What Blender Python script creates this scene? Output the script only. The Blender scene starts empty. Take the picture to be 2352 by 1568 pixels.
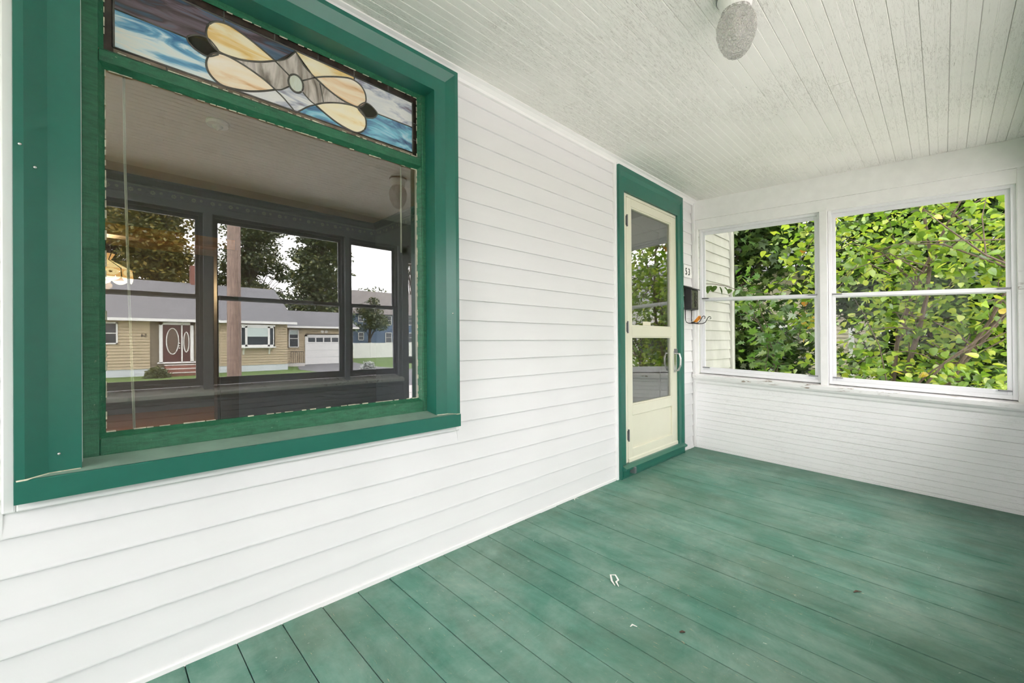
import bpy, math, random
import numpy as np
from mathutils import Vector, Matrix

random.seed(7)
RNG = np.random.default_rng(11)
scene = bpy.context.scene
COL = scene.collection

# ------------------------------------------------------------------ camera
CAM = Vector((0.0, -1.6908, 1.0067))
YAW, PIT, ROL = 0.7910, 0.0036, -0.0076
fw = Vector((math.cos(YAW) * math.cos(PIT), math.sin(YAW) * math.cos(PIT), math.sin(PIT)))
rt0 = Vector((math.sin(YAW), -math.cos(YAW), 0))
up0 = rt0.cross(fw)
rt = rt0 * math.cos(ROL) + up0 * math.sin(ROL)
up = up0 * math.cos(ROL) - rt0 * math.sin(ROL)
cam_data = bpy.data.cameras.new('camera')
cam_data.sensor_width = 36.0
cam_data.lens = 979.87 / 2352 * 36
cam_data.clip_start = 0.02
cam_data.clip_end = 400
cam = bpy.data.objects.new('camera', cam_data)
COL.objects.link(cam)
mw = Matrix.Identity(4)
for i in range(3):
    mw[i][0], mw[i][1], mw[i][2], mw[i][3] = rt[i], up[i], -fw[i], CAM[i]
cam.matrix_world = mw
scene.camera = cam

# ------------------------------------------------------------------ sky and exposure
world = bpy.data.worlds.new('overcast_sky')
scene.world = world
world.use_nodes = True
wn, wl = world.node_tree.nodes, world.node_tree.links
wn.clear()
wo = wn.new('ShaderNodeOutputWorld')
wb = wn.new('ShaderNodeBackground')
wb.inputs['Color'].default_value = (1.0, 0.950, 0.980, 1)
wb.inputs['Strength'].default_value = 3.4
wl.new(wb.outputs[0], wo.inputs[0])
scene.view_settings.view_transform = 'Standard'
scene.view_settings.look = 'None'
scene.view_settings.gamma = 1.0
scene.view_settings.use_curve_mapping = False
scene.view_settings.exposure = 1.38
cy = scene.cycles
cy.max_bounces = 10
cy.diffuse_bounces = 5
cy.glossy_bounces = 5
cy.transmission_bounces = 6
cy.transparent_max_bounces = 14
cy.use_denoising = True
cy.use_adaptive_sampling = True
cy.adaptive_threshold = 0.1
cy.adaptive_min_samples = 16
cy.sample_clamp_indirect = 8
cy.caustics_reflective = False
cy.caustics_refractive = False

# ------------------------------------------------------------------ helpers
SAG = 0.0449            # the old porch leans down and away from the house
OFF = {}


def srgb(r, g, b):
    f = lambda c: ((c / 255 + 0.055) / 1.055) ** 2.4 if c / 255 > 0.04045 else c / 255 / 12.92
    return (f(r), f(g), f(b), 1)


def tag(o, label=None, cat=None, group=None, kind=None):
    if label: o['label'] = label
    if cat: o['category'] = cat
    if group: o['group'] = group
    if kind: o['kind'] = kind
    return o


def empty(name, loc, label=None, cat=None, group=None, kind=None):
    o = bpy.data.objects.new(name, None)
    COL.objects.link(o)
    o.location = loc
    o.empty_display_size = 0.1
    OFF[o.name] = Vector(loc)
    return tag(o, label, cat, group, kind)


class MB:
    def __init__(self):
        self.v, self.f = [], []

    def add(self, vs, fs):
        n = len(self.v)
        self.v += [tuple(p) for p in vs]
        self.f += [tuple(i + n for i in q) for q in fs]
        return self

    def box(self, x0, x1, y0, y1, z0, z1):
        return self.add([(x, y, z) for x in (x0, x1) for y in (y0, y1) for z in (z0, z1)],
                        [(0, 1, 3, 2), (4, 6, 7, 5), (0, 4, 5, 1), (2, 3, 7, 6), (0, 2, 6, 4), (1, 5, 7, 3)])

    def obox(self, c, ax, ay, az):      # oriented box: centre and three half-axis vectors
        c, ax, ay, az = map(Vector, (c, ax, ay, az))
        return self.add([c + sx * ax + sy * ay + sz * az for sx in (-1, 1) for sy in (-1, 1) for sz in (-1, 1)],
                        [(0, 1, 3, 2), (4, 6, 7, 5), (0, 4, 5, 1), (2, 3, 7, 6), (0, 2, 6, 4), (1, 5, 7, 3)])

    def prism(self, poly, a, b, axis='x'):
        n = len(poly)
        def P(u, w, t):
            return (t, u, w) if axis == 'x' else (u, t, w) if axis == 'y' else (u, w, t)
        vs = [P(u, w, a) for u, w in poly] + [P(u, w, b) for u, w in poly]
        fs = [tuple(range(n))[::-1], tuple(range(n, 2 * n))]
        fs += [(i, (i + 1) % n, n + (i + 1) % n, n + i) for i in range(n)]
        return self.add(vs, fs)

    def tube(self, pts, r, n=8, cap=True):
        pts = [Vector(p) for p in pts]
        m = len(pts)
        rs = r if isinstance(r, (list, tuple)) else [r] * m
        ref = Vector((0.31, 0.17, 0.93))
        vs = []
        for i, p in enumerate(pts):
            t = (pts[min(i + 1, m - 1)] - pts[max(i - 1, 0)]).normalized()
            rf = ref if abs(t.dot(ref)) < 0.95 else Vector((1, 0, 0))
            a = t.cross(rf).normalized(); b = t.cross(a)
            for k in range(n):
                an = 2 * math.pi * k / n
                vs.append(p + rs[i] * (math.cos(an) * a + math.sin(an) * b))
        fs = [(i * n + k, i * n + (k + 1) % n, (i + 1) * n + (k + 1) % n, (i + 1) * n + k) for i in range(m - 1) for k in range(n)]
        if cap:
            fs += [tuple(range(n))[::-1], tuple(range((m - 1) * n, m * n))]
        return self.add(vs, fs)

    def lathe(self, prof, c, n=24, axis='z'):
        vs, fs = [], []
        for r, h in prof:
            for k in range(n):
                an = 2 * math.pi * k / n
                q = (r * math.cos(an), r * math.sin(an), h)
                if axis == 'y': q = (q[0], q[2], q[1])
                if axis == 'x': q = (q[2], q[0], q[1])
                vs.append((c[0] + q[0], c[1] + q[1], c[2] + q[2]))
        m = len(prof)
        fs = [(i * n + k, i * n + (k + 1) % n, (i + 1) * n + (k + 1) % n, (i + 1) * n + k) for i in range(m - 1) for k in range(n)]
        return self.add(vs, fs)

    def build(self, name, mat, parent=None, shear=False, smooth=False, bevel=0, kind=None, solid=0):
        off = OFF[parent.name] if parent else Vector((0, 0, 0))
        vs = [(x - off.x, y - off.y, (z + (SAG * y if shear else 0)) - off.z) for x, y, z in self.v]
        me = bpy.data.meshes.new(name)
        me.from_pydata(vs, [], self.f)
        me.validate()
        if smooth:
            me.polygons.foreach_set('use_smooth', [True] * len(me.polygons))
        me.materials.append(mat)
        o = bpy.data.objects.new(name, me)
        COL.objects.link(o)
        if parent:
            o.parent = parent
        OFF[o.name] = off.copy()
        if bevel:
            b = o.modifiers.new('bevel', 'BEVEL'); b.width = bevel; b.segments = 2; b.limit_method = 'ANGLE'
        if solid:
            s = o.modifiers.new('solidify', 'SOLIDIFY'); s.thickness = solid
        if kind: o['kind'] = kind
        return o


def box(name, mat, parent, x0, x1, y0, y1, z0, z1, **kw):
    return MB().box(x0, x1, y0, y1, z0, z1).build(name, mat, parent, **kw)


def inst(mesh, name, parent, loc, rot=None, scale=1.0):
    o = bpy.data.objects.new(name, mesh)
    COL.objects.link(o)
    o.parent = parent
    o.location = Vector(loc) - OFF[parent.name]
    if rot is not None: o.rotation_euler = rot
    o.scale = (scale,) * 3
    return o


# ------------------------------------------------------------------ materials
class NT:
    def __init__(self, name):
        self.m = bpy.data.materials.new(name)
        self.m.use_nodes = True
        self.n, self.l = self.m.node_tree.nodes, self.m.node_tree.links
        self.n.clear()
        self.out = self.n.new('ShaderNodeOutputMaterial')

    def node(self, t, **kw):
        x = self.n.new(t)
        for k, v in kw.items():
            if k in x.inputs: self.set(x.inputs[k], v)
            else: setattr(x, k, v)
        return x

    def set(self, sock, v):
        if hasattr(v, 'links') or isinstance(v, bpy.types.NodeSocket): self.l.new(v, sock)
        else: sock.default_value = v

    def coords(self, scale=(1, 1, 1), src='Object', loc=(0, 0, 0)):
        tc = self.node('ShaderNodeTexCoord')
        mp = self.node('ShaderNodeMapping')
        mp.inputs['Scale'].default_value = scale
        mp.inputs['Location'].default_value = loc
        self.l.new(tc.outputs[src], mp.inputs['Vector'])
        return mp.outputs[0]

    def noise(self, vec, scale=5, detail=4, rough=0.55, dist=0.0):
        n = self.node('ShaderNodeTexNoise')
        self.l.new(vec, n.inputs['Vector'])
        n.inputs['Scale'].default_value = scale
        n.inputs['Detail'].default_value = detail
        n.inputs['Roughness'].default_value = rough
        n.inputs['Distortion'].default_value = dist
        return n.outputs[0]

    def ramp(self, fac, stops, interp='LINEAR'):
        r = self.node('ShaderNodeValToRGB')
        r.color_ramp.interpolation = interp
        e = r.color_ramp.elements
        while len(e) < len(stops): e.new(0.5)
        for el, (p, c) in zip(e, stops):
            el.position = p
            el.color = c if isinstance(c, (tuple, list)) else (c, c, c, 1)
        self.l.new(fac, r.inputs[0])
        return r.outputs[0]

    def mix(self, fac, a, b, mode='MIX'):
        m = self.node('ShaderNodeMix', data_type='RGBA', blend_type=mode)
        self.set(m.inputs[0], fac)
        self.set(m.inputs[6], a)
        self.set(m.inputs[7], b)
        return m.outputs[2]

    def math(self, op, a, b=0.5):
        m = self.node('ShaderNodeMath', operation=op)
        self.set(m.inputs[0], a); self.set(m.inputs[1], b)
        return m.outputs[0]

    def bump(self, h, strength=0.3, dist=0.005):
        b = self.node('ShaderNodeBump')
        b.inputs['Strength'].default_value = strength
        b.inputs['Distance'].default_value = dist
        self.l.new(h, b.inputs['Height'])
        return b.outputs[0]

    def pbr(self, color, rough=0.5, normal=None, metallic=0.0, spec=0.5, **kw):
        p = self.node('ShaderNodeBsdfPrincipled')
        self.set(p.inputs['Base Color'], color)
        self.set(p.inputs['Roughness'], rough)
        p.inputs['Metallic'].default_value = metallic
        p.inputs['Specular IOR Level'].default_value = spec
        if normal is not None: self.l.new(normal, p.inputs['Normal'])
        for k, v in kw.items(): self.set(p.inputs[k], v)
        self.l.new(p.outputs[0], self.out.inputs[0])
        return self.m


def plain(name, color, rough=0.5, vary=0.06, scale=8, bump=0.0, metallic=0.0, spec=0.5, stretch=(1, 1, 1), **kw):
    t = NT(name)
    v = t.coords(stretch)
    n = t.noise(v, scale, 5)
    c = t.mix(t.ramp(n, [(0.3, 0.0), (0.7, 1.0)]), tuple(x * (1 - vary) for x in color[:3]) + (1,), tuple(min(1, x * (1 + vary)) for x in color[:3]) + (1,))
    return t.pbr(c, rough, t.bump(n, bump, 0.004) if bump else None, metallic, spec, **kw)


def glass_mat(name, r0, tint=(1, 1, 1, 1), ripple=0.0):
    # thin pane: each face mirrors r0 head-on, more at a glancing angle (Schlick)
    t = NT(name)
    lw = t.node('ShaderNodeLayerWeight'); lw.inputs['Blend'].default_value = 0.5
    fac = t.math('ADD', t.math('MULTIPLY', t.math('POWER', lw.outputs['Facing'], 5.0), 1.0 - r0), r0)
    tr = t.node('ShaderNodeBsdfTransparent'); tr.inputs['Color'].default_value = tint
    gl = t.node('ShaderNodeBsdfGlossy'); gl.inputs['Roughness'].default_value = 0.0
    if ripple:
        h = t.noise(t.coords(), 2.2, 1)
        t.l.new(t.bump(h, ripple, 0.002), gl.inputs['Normal'])
    mx = t.node('ShaderNodeMixShader')
    t.l.new(fac, mx.inputs[0]); t.l.new(tr.outputs[0], mx.inputs[1]); t.l.new(gl.outputs[0], mx.inputs[2])
    t.l.new(mx.outputs[0], t.out.inputs[0])
    return t.m


def leaf_mat(name, c1, c2, c3, trans=0.45):
    t = NT(name)
    gi = t.node('ShaderNodeNewGeometry')
    c = t.ramp(gi.outputs['Random Per Island'], [(0.0, c1), (0.55, c2), (0.93, c3), (1.0, c3)])
    df = t.node('ShaderNodeBsdfDiffuse'); t.l.new(c, df.inputs[0])
    tl = t.node('ShaderNodeBsdfTranslucent'); t.l.new(c, tl.inputs[0])
    m1 = t.node('ShaderNodeMixShader'); m1.inputs[0].default_value = trans
    t.l.new(df.outputs[0], m1.inputs[1]); t.l.new(tl.outputs[0], m1.inputs[2])
    gl = t.node('ShaderNodeBsdfGlossy'); gl.inputs['Roughness'].default_value = 0.4; gl.inputs['Color'].default_value = (0.8, 0.8, 0.8, 1)
    m2 = t.node('ShaderNodeMixShader'); m2.inputs[0].default_value = 0.06
    t.l.new(m1.outputs[0], m2.inputs[1]); t.l.new(gl.outputs[0], m2.inputs[2])
    t.l.new(m2.outputs[0], t.out.inputs[0])
    return t.m


def leaf_obj_mat(name, c1, c2, c3, trans=0.45):
    m = leaf_mat(name, c1, c2, c3, trans)
    nt = m.node_tree
    oi = nt.nodes.new('ShaderNodeObjectInfo')
    rmp = [n for n in nt.nodes if n.type == 'VALTORGB'][0]
    nt.links.new(oi.outputs['Random'], rmp.inputs[0])
    return m


M = {}
M['vinyl'] = plain('white_vinyl_siding', (0.765, 0.762, 0.752, 1), 0.42, 0.012, 3, 0.03, stretch=(1, 1, 6))
M['vinyl_trim'] = plain('white_vinyl_trim', (0.85, 0.845, 0.825, 1), 0.4, 0.01)
M['paint'] = plain('white_painted_wood', (0.87, 0.86, 0.84, 1), 0.45, 0.03, 14, 0.06)


def cracked(name, base, dark, along=(4, 60, 60), amount=0.5, rough=0.5):
    # old paint: fine cracks that run with the boards, in patches
    t = NT(name)
    v = t.coords(along)
    n1 = t.noise(v, 1.6, 6, 0.65, 0.6)
    crack = t.ramp(n1, [(0.474, 0.0), (0.486, 1.0), (0.497, 0.0)])
    patch = t.ramp(t.noise(t.coords((1, 1, 1)), 2.3, 3), [(0.36, 0.0), (0.58, 1.0)])
    fac = t.math('MULTIPLY', t.math('MULTIPLY', crack, patch), amount)
    flk = t.ramp(t.noise(t.coords(tuple(q * 0.55 for q in along), loc=(3, 7, 1)), 1.7, 6, 0.72, 0.4), [(0.665, 0.0), (0.69, 1.0)])
    flp = t.ramp(t.noise(t.coords((0.5, 1.6, 1), loc=(6, 1, 2)), 1.6, 2), [(0.52, 0.0), (0.62, 1.0)])
    fac = t.math('MAXIMUM', fac, t.math('MULTIPLY', t.math('MULTIPLY', flk, flp), amount))
    tint = t.mix(t.ramp(t.noise(t.coords((1, 1, 1)), 1.1, 3), [(0.3, 0.0), (0.75, 1.0)]), base, tuple(c * 0.94 for c in base[:3]) + (1,))
    c = t.mix(fac, tint, dark)
    h = t.math('SUBTRACT', t.noise(t.coords(along), 3.0, 5), fac)
    return t.pbr(c, rough, t.bump(h, 0.25, 0.004), 0, 0.35)


M['ceiling'] = cracked('flaking_ceiling_paint', (0.89, 0.875, 0.83, 1), (0.22, 0.20, 0.16, 1), (7, 70, 70), 0.95)
M['knee'] = cracked('worn_white_board_paint', (0.91, 0.905, 0.89, 1), (0.3, 0.27, 0.23, 1), (60, 5, 55), 0.35)


def flaking(name):
    t = NT(name)
    n = t.noise(t.coords((30, 5, 40)), 1.5, 6, 0.7, 0.5)
    f1 = t.ramp(n, [(0.57, 0.0), (0.60, 1.0)])
    patch = t.ramp(t.noise(t.coords((2, 2, 2)), 1.6, 2), [(0.44, 0.0), (0.54, 1.0)])
    c = t.mix(t.math('MULTIPLY', f1, patch), (0.83, 0.825, 0.80, 1), (0.28, 0.22, 0.17, 1))
    return t.pbr(c, 0.5, t.bump(t.math('SUBTRACT', 1.0, f1), 0.2, 0.003))


M['stool'] = flaking('flaking_sill_paint')
M['front_dimmed'] = plain('dimmed_blue_grey_wall', (0.34, 0.355, 0.38, 1), 0.5, 0.04, 14, 0.05)  # wall tone darkened so its reflection in the house window stays dim
M['alu_dimmed'] = plain('dimmed_aluminium', (0.20, 0.205, 0.215, 1), 0.35, 0.03)  # street-side frames darkened too, standing in for backlit white
M['alu'] = plain('white_aluminium', (0.82, 0.82, 0.83, 1), 0.3, 0.01)
M['latch'] = plain('grey_latch', (0.22, 0.22, 0.23, 1), 0.35, 0.05, metallic=0.6)
M['green'] = plain('green_metal_trim', srgb(36, 104, 88), 0.30, 0.03, 30, 0.01)


def old_green(name):
    t = NT(name)
    n = t.noise(t.coords((14, 14, 60)), 1.5, 6, 0.7, 0.4)
    n2 = t.noise(t.coords((60, 14, 14)), 1.5, 6, 0.7, 0.4)
    sp = t.ramp(t.noise(t.coords((20, 20, 20)), 3, 5, 0.7), [(0.66, 0.0), (0.70, 1.0)])
    base = t.mix(t.ramp(n, [(0.3, 0.0), (0.7, 1.0)]), srgb(24, 84, 58), srgb(48, 118, 84))
    c = t.mix(t.math('MULTIPLY', sp, 0.55), base, srgb(170, 190, 165))
    return t.pbr(c, 0.35, t.bump(t.math('ADD', n, n2), 0.5, 0.006))


M['oldgreen'] = old_green('cracked_green_paint')


def floor_mat():
    t = NT('worn_green_floor_paint')
    oi = t.node('ShaderNodeObjectInfo')
    w = t.coords((1, 1, 1), 'Object')
    base = t.ramp(t.noise(t.coords((9, 1.6, 1)), 1.3, 6, 0.62, 0.4), [(0.28, srgb(60, 108, 92)), (0.5, srgb(76, 127, 110)), (0.75, srgb(98, 144, 128))])
    var = t.mix(t.ramp(oi.outputs['Random'], [(0, 0.0), (1, 1.0)]), (0.90, 0.90, 0.89, 1), (1.07, 1.06, 1.06, 1))
    base = t.mix(1.0, base, var, 'MULTIPLY')
    # walked-on dust, in soft clouds
    dust = t.ramp(t.noise(w, 2.4, 8, 0.72, 0.25), [(0.42, 0.0), (0.70, 0.7)])
    base = t.mix(dust, base, srgb(150, 170, 157))
    olive = t.ramp(t.noise(t.coords((1.6, 1, 1), loc=(4, 2, 0)), 1.7, 7, 0.68), [(0.46, 0.0), (0.70, 0.55)])
    base = t.mix(olive, base, srgb(88, 112, 92))
    grime = t.ramp(t.noise(t.coords((1, 1, 1), loc=(9, 3, 0)), 2.6, 6, 0.7), [(0.55, 0.0), (0.75, 0.45)])
    base = t.mix(grime, base, srgb(58, 84, 70))
    # bare wood slivers along the boards
    fl = t.ramp(t.noise(t.coords((70, 9, 1)), 2.2, 6, 0.75), [(0.635, 0.0), (0.67, 1.0)])
    flp = t.ramp(t.noise(t.coords((1.4, .7, 1), loc=(1, 5, 0)), 1.3, 2), [(0.42, 0.0), (0.58, 1.0)])
    base = t.mix(t.math('MULTIPLY', t.math('MULTIPLY', fl, flp), 0.8), base, srgb(200, 182, 146))
    # scuffs and specks
    scf = t.ramp(t.noise(t.coords((3, 26, 1), loc=(2, 0, 0)), 2.0, 5, 0.7, 1.2), [(0.69, 0.0), (0.73, 0.55)])
    base = t.mix(scf, base, srgb(176, 190, 180))
    sp = t.ramp(t.noise(w, 46, 3, 0.6), [(0.715, 0.0), (0.745, 1.0)])
    base = t.mix(t.math('MULTIPLY', sp, 0.6), base, srgb(200, 206, 196))
    return t.pbr(base, t.ramp(dust, [(0, 0.5), (1, 0.75)]), t.bump(t.noise(t.coords((40, 3, 1)), 3, 5), 0.15, 0.003), 0, 0.35)


M['floor'] = floor_mat()
M['gap'] = plain('dark_gap', (0.03, 0.035, 0.03, 1), 0.9)
M['glass_house'] = glass_mat('old_window_glass', 0.16, (0.88, 0.9, 0.88, 1))
M['glass_door'] = glass_mat('storm_door_glass', 0.26, (0.85, 0.87, 0.85, 1), 0.03)
M['glass'] = glass_mat('clear_pane', 0.004, (0.985, 0.992, 0.988, 1))
M['cream'] = plain('cream_aluminium_door', srgb(222, 220, 198), 0.35, 0.015)
M['black_iron'] = plain('black_iron', (0.015, 0.015, 0.016, 1), 0.4, 0.2, 30, 0.1)
M['chrome'] = plain('satin_metal', (0.62, 0.62, 0.6, 1), 0.25, 0.03, metallic=0.9)
M['dark_door'] = plain('dark_stained_door', (0.05, 0.035, 0.025, 1), 0.3, 0.2, 6, stretch=(8, 1, 1))
M['lead'] = plain('lead_came', (0.10, 0.095, 0.08, 1), 0.45, 0.25, 40, 0.2, metallic=0.3)
M['putty'] = plain('chipped_putty', srgb(205, 200, 178), 0.7, 0.3, 60, 0.5)


def opal(name, stops, stretch=(3, 3, 14), seed=0.0, dist=1.4, scale=1.5):
    t = NT(name)
    n = t.noise(t.coords(stretch, loc=(seed, 0, seed * 0.7)), scale, 4, 0.55, dist)
    c = t.ramp(n, stops)
    return t.pbr(c, 0.12, t.bump(n, 0.08, 0.003), 0, 0.5)


M['opal_blue'] = opal('blue_white_opal_glass', [(0.30, srgb(60, 110, 150)), (0.42, srgb(110, 165, 195)), (0.52, srgb(205, 222, 222)), (0.64, srgb(226, 226, 215)), (0.8, srgb(176, 160, 148))], (3, 3, 15), 1.0, 1.6)
M['opal_purple'] = opal('slate_purple_opal_glass', [(0.28, srgb(40, 70, 92)), (0.42, srgb(92, 110, 130)), (0.52, srgb(112, 100, 108)), (0.62, srgb(72, 60, 62)), (0.78, srgb(70, 118, 145))], (2.5, 3, 16), 3.0, 1.0)
M['opal_white'] = opal('white_mauve_opal_glass', [(0.28, srgb(120, 100, 110)), (0.40, srgb(170, 175, 188)), (0.52, srgb(222, 222, 218)), (0.72, srgb(205, 208, 210)), (0.85, srgb(110, 150, 170))], (3, 3, 10), 5.0, 1.8)
M['opal_deep'] = opal('deep_blue_opal_glass', [(0.28, srgb(58, 76, 110)), (0.45, srgb(96, 135, 165)), (0.55, srgb(122, 185, 205)), (0.72, srgb(190, 215, 222))], (3, 3, 9), 7.0, 2.2)
M['opal_amber'] = opal('amber_cream_opal_glass', [(0.24, srgb(205, 150, 75)), (0.36, srgb(230, 200, 135)), (0.48, srgb(238, 226, 190)), (0.75, srgb(238, 232, 212))], (3, 3, 14), 9.0, 0.8)
M['opal_peach'] = opal('peach_opal_glass', [(0.26, srgb(195, 140, 92)), (0.38, srgb(228, 196, 156)), (0.52, srgb(236, 220, 192)), (0.75, srgb(238, 232, 220))], (3, 3, 14), 12.0, 0.8)
M['opal_grey'] = opal('smoky_opal_glass', [(0.28, srgb(92, 84, 76)), (0.45, srgb(160, 152, 142)), (0.6, srgb(206, 198, 190)), (0.8, srgb(150, 140, 138))], (16, 3, 3), 15.0, 1.0)
M['opal_olive'] = opal('dark_olive_glass', [(0.3, srgb(10, 9, 5)), (0.55, srgb(30, 28, 12)), (0.8, srgb(62, 56, 24))], (4, 3, 16), 2.0, 0.6)
M['opal_pale'] = opal('pale_green_opal_glass', [(0.3, srgb(176, 170, 120)), (0.5, srgb(200, 208, 196)), (0.8, srgb(170, 170, 130))], (16, 3, 3), 4.0, 0.6)
M['border_glass'] = plain('dark_border_glass', (0.035, 0.025, 0.02, 1), 0.15, 0.5, 30)
M['border_tan'] = plain('tan_border_glass', srgb(120, 108, 92), 0.2, 0.3, 20)
M['brown_wood'] = plain('brown_wood', (0.30, 0.13, 0.05, 1), 0.35, 0.35, 3, 0.05, stretch=(1, 12, 12))
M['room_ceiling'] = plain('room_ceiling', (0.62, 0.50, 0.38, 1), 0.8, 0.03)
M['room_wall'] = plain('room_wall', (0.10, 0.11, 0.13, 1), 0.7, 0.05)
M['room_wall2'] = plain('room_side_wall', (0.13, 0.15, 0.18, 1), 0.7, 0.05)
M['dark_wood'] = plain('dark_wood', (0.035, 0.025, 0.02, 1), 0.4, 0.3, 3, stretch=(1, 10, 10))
M['cord'] = plain('cream_cord', (0.78, 0.75, 0.58, 1), 0.5, 0.05)
M['white'] = plain('white_paint', (0.8, 0.8, 0.78, 1), 0.45, 0.02)
M['black'] = plain('black_paint', (0.02, 0.02, 0.02, 1), 0.4, 0.1)

# ------------------------------------------------------------------ dimensions (metres)
XE = 4.13          # end wall inner face
XL = -1.9          # other end of the porch
YF = -2.10         # street-side wall inner face
ZC = 2.353         # ceiling at the house wall
GZ = -0.65         # ground

# ================================================================== STRUCTURE
# ---- floor: boards run out from the house
floor = MB().box(XL, XE + 0.1, YF - 0.14, 0.06, -0.08, -0.024).build('floor', M['gap'], None, shear=True, kind='structure')
x = 0.349 - 0.1405 * 16
rb = random.Random(3)
while x < XE - 0.005:
    x1 = min(x + 0.1405, XE)
    if x1 > XL:
        a = max(x, XL)
        g = 0.0011 + 0.0011 * rb.random()
        dz = rb.uniform(-0.0012, 0.0012)
        MB().box(a + g, x1 - g * 0.6, YF - 0.02, 0.012, -0.024, dz).build('floor_board', M['floor'], floor, shear=True, bevel=0.0015)
    x += 0.1405

# ---- ceiling: beaded boards run along the house
ceil = MB().box(XL - 0.3, XE + 0.35, YF - 1.0, 0.3, ZC + 0.014, ZC + 0.12).build('ceiling', M['paint'], None, shear=True, kind='structure')  # unseen overhang past the street wall, widened to block high sky
rb = random.Random(5)
y = 0.0
while y > YF - 0.02:
    y1 = max(y - 0.086, YF - 0.01)
    cuts = sorted(rb.uniform(XL + 0.3, XE - 0.3) for _ in range(rb.choice([0, 1, 1, 2])))
    ends = [XL] + cuts + [XE]
    for a, b in zip(ends[:-1], ends[1:]):
        yc = (y + y1) / 2
        d = rb.uniform(0, 0.0012)
        # cross-section with a bead groove down the middle
        prof = [(y - 0.0004, ZC + 0.014), (y - 0.0006, ZC + d + 0.0016), (y - 0.0026, ZC + d), (yc + 0.0030, ZC + d), (yc + 0.0022, ZC + d + 0.0013), (yc, ZC + d + 0.0002), (yc - 0.0022, ZC + d + 0.0013), (yc - 0.0030, ZC + d), (y1 + 0.0026, ZC + d), (y1 + 0.0006, ZC + d + 0.0016), (y1 + 0.0004, ZC + 0.014)]
        MB().prism(prof, a + 0.0006, b - 0.0006).build('ceiling_board', M['ceiling'], ceil, shear=True)
    y -= 0.086

# ---- house wall: backing, siding courses, channels
WX0, WX1, WZ0, WZ1 = -0.137, 1.267, 0.606, 2.313      # window casing outside
DX0, DX1, DZ1 = 2.752, 3.838, 2.312                   # door casing outside
wall = MB()
wall.box(XL - 0.3, -0.016, 0.02, 0.15, -0.3, 2.9)
wall.box(-0.016, 1.148, 0.02, 0.15, -0.3, 0.66)
wall.box(-0.016, 1.148, 0.02, 0.15, 2.215, 2.9)
wall.box(1.148, 2.825, 0.02, 0.15, -0.3, 2.9)
wall.box(2.825, 3.80, 0.02, 0.15, 2.16, 2.9)
wall.box(2.825, 3.80, 0.03, 0.15, -0.3, 0.02)
wall.box(3.80, 5.22, 0.02, 0.15, -0.65, 2.9)
wall.box(5.07, 5.22, 0.15, 5.6, -0.65, 2.9)
wall = wall.build('wall_house', M['paint'], None, kind='structure')


M['vinyl_out'] = plain('weathered_shaded_vinyl', (0.47, 0.475, 0.43, 1), 0.6, 0.14, 2.5, 0.03, stretch=(2, 1, 1))  # grime, plus a darker tone in place of missing shade


def course(x0, x1, z0, z1, mat='vinyl'):
    zt = z1 + 0.008
    MB().prism([(0.0, z0), (0.0125, z0), (0.0185, zt), (0.0130, zt), (0.0010, z0 + 0.010), (0.0, z0 + 0.004)], x0, x1).build('siding_course', M[mat], wall)


E4 = 0.1016
JW = 0.024
k = 0
while True:
    z0 = 0.0065 + E4 * k
    z1 = z0 + E4
    if z0 > ZC - 0.03: break
    k += 1
    zt = min(z1, ZC - 0.006)
    spans = []
    if z1 <= WZ0 - JW:
        spans.append((XL, DX0 - JW, z0, zt))
    else:
        spans.append((XL, WX0 - JW, z0, zt))
        if z0 < WZ0 - JW:
            spans.append((WX0 - JW, WX1 + JW, z0, WZ0 - JW - 0.008))
        spans.append((WX1 + JW, DX0 - JW, z0, zt))
    spans.append((DX1 + JW, XE - 0.02, z0, zt))
    for s in spans: course(*s)
for k in range(-6, 27):
    z0 = 0.0065 + E4 * k
    course(XE + 0.02, 5.16, z0, z0 + E4, 'vinyl_out')
# starter strip along the floor, channels, corner board, cove under the ceiling
for a, b in ((XL, DX0 - JW), (DX1 + JW, XE - 0.02)):
    MB().box(a, b, -0.006, 0.016, -0.004, 0.0165).build('starter_strip', M['vinyl_trim'], wall, bevel=0.002)


def channel(x0, x1, z0, z1):
    MB().box(x0, x1, -0.016, 0.016, z0, z1).build('siding_channel', M['vinyl_trim'], wall, bevel=0.004)


channel(WX0 - JW, WX0, WZ0 - JW, ZC)
channel(WX1, WX1 + JW, WZ0 - JW, ZC)
channel(WX0, WX1, WZ0 - JW, WZ0)
channel(WX0, WX1, WZ1, WZ1 + 0.02)
channel(DX0 - JW, DX0, 0.0, ZC)
channel(DX1, DX1 + JW, 0.0, ZC)
channel(DX0, DX1, DZ1, DZ1 + 0.02)
MB().box(5.14, 5.23, -0.022, 0.016, GZ, 2.9).box(5.21, 5.232, -0.022, 0.1, GZ, 2.9).build('corner_board', M['vinyl_out'], wall, bevel=0.004)
MB().prism([(0.016, ZC + 0.004), (-0.045, ZC + 0.004), (-0.045, ZC - 0.006), (-0.028, ZC - 0.012), (-0.012, ZC - 0.026), (-0.008, ZC - 0.040), (0.016, ZC - 0.040)], XL, XE).build('trim_1', M['vinyl_trim'], None, kind='structure')

box('shading_eave', M['white'], None, XE + 0.46, 5.9, -1.3, 0.3, 2.60, 2.74, kind='structure')  # unseen eave added to shade the siding beyond the end wall
box('house_upper', M['vinyl'], None, XL - 0.3, 5.22, 0.1, 6.0, 2.90, 5.6, kind='structure')
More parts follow.
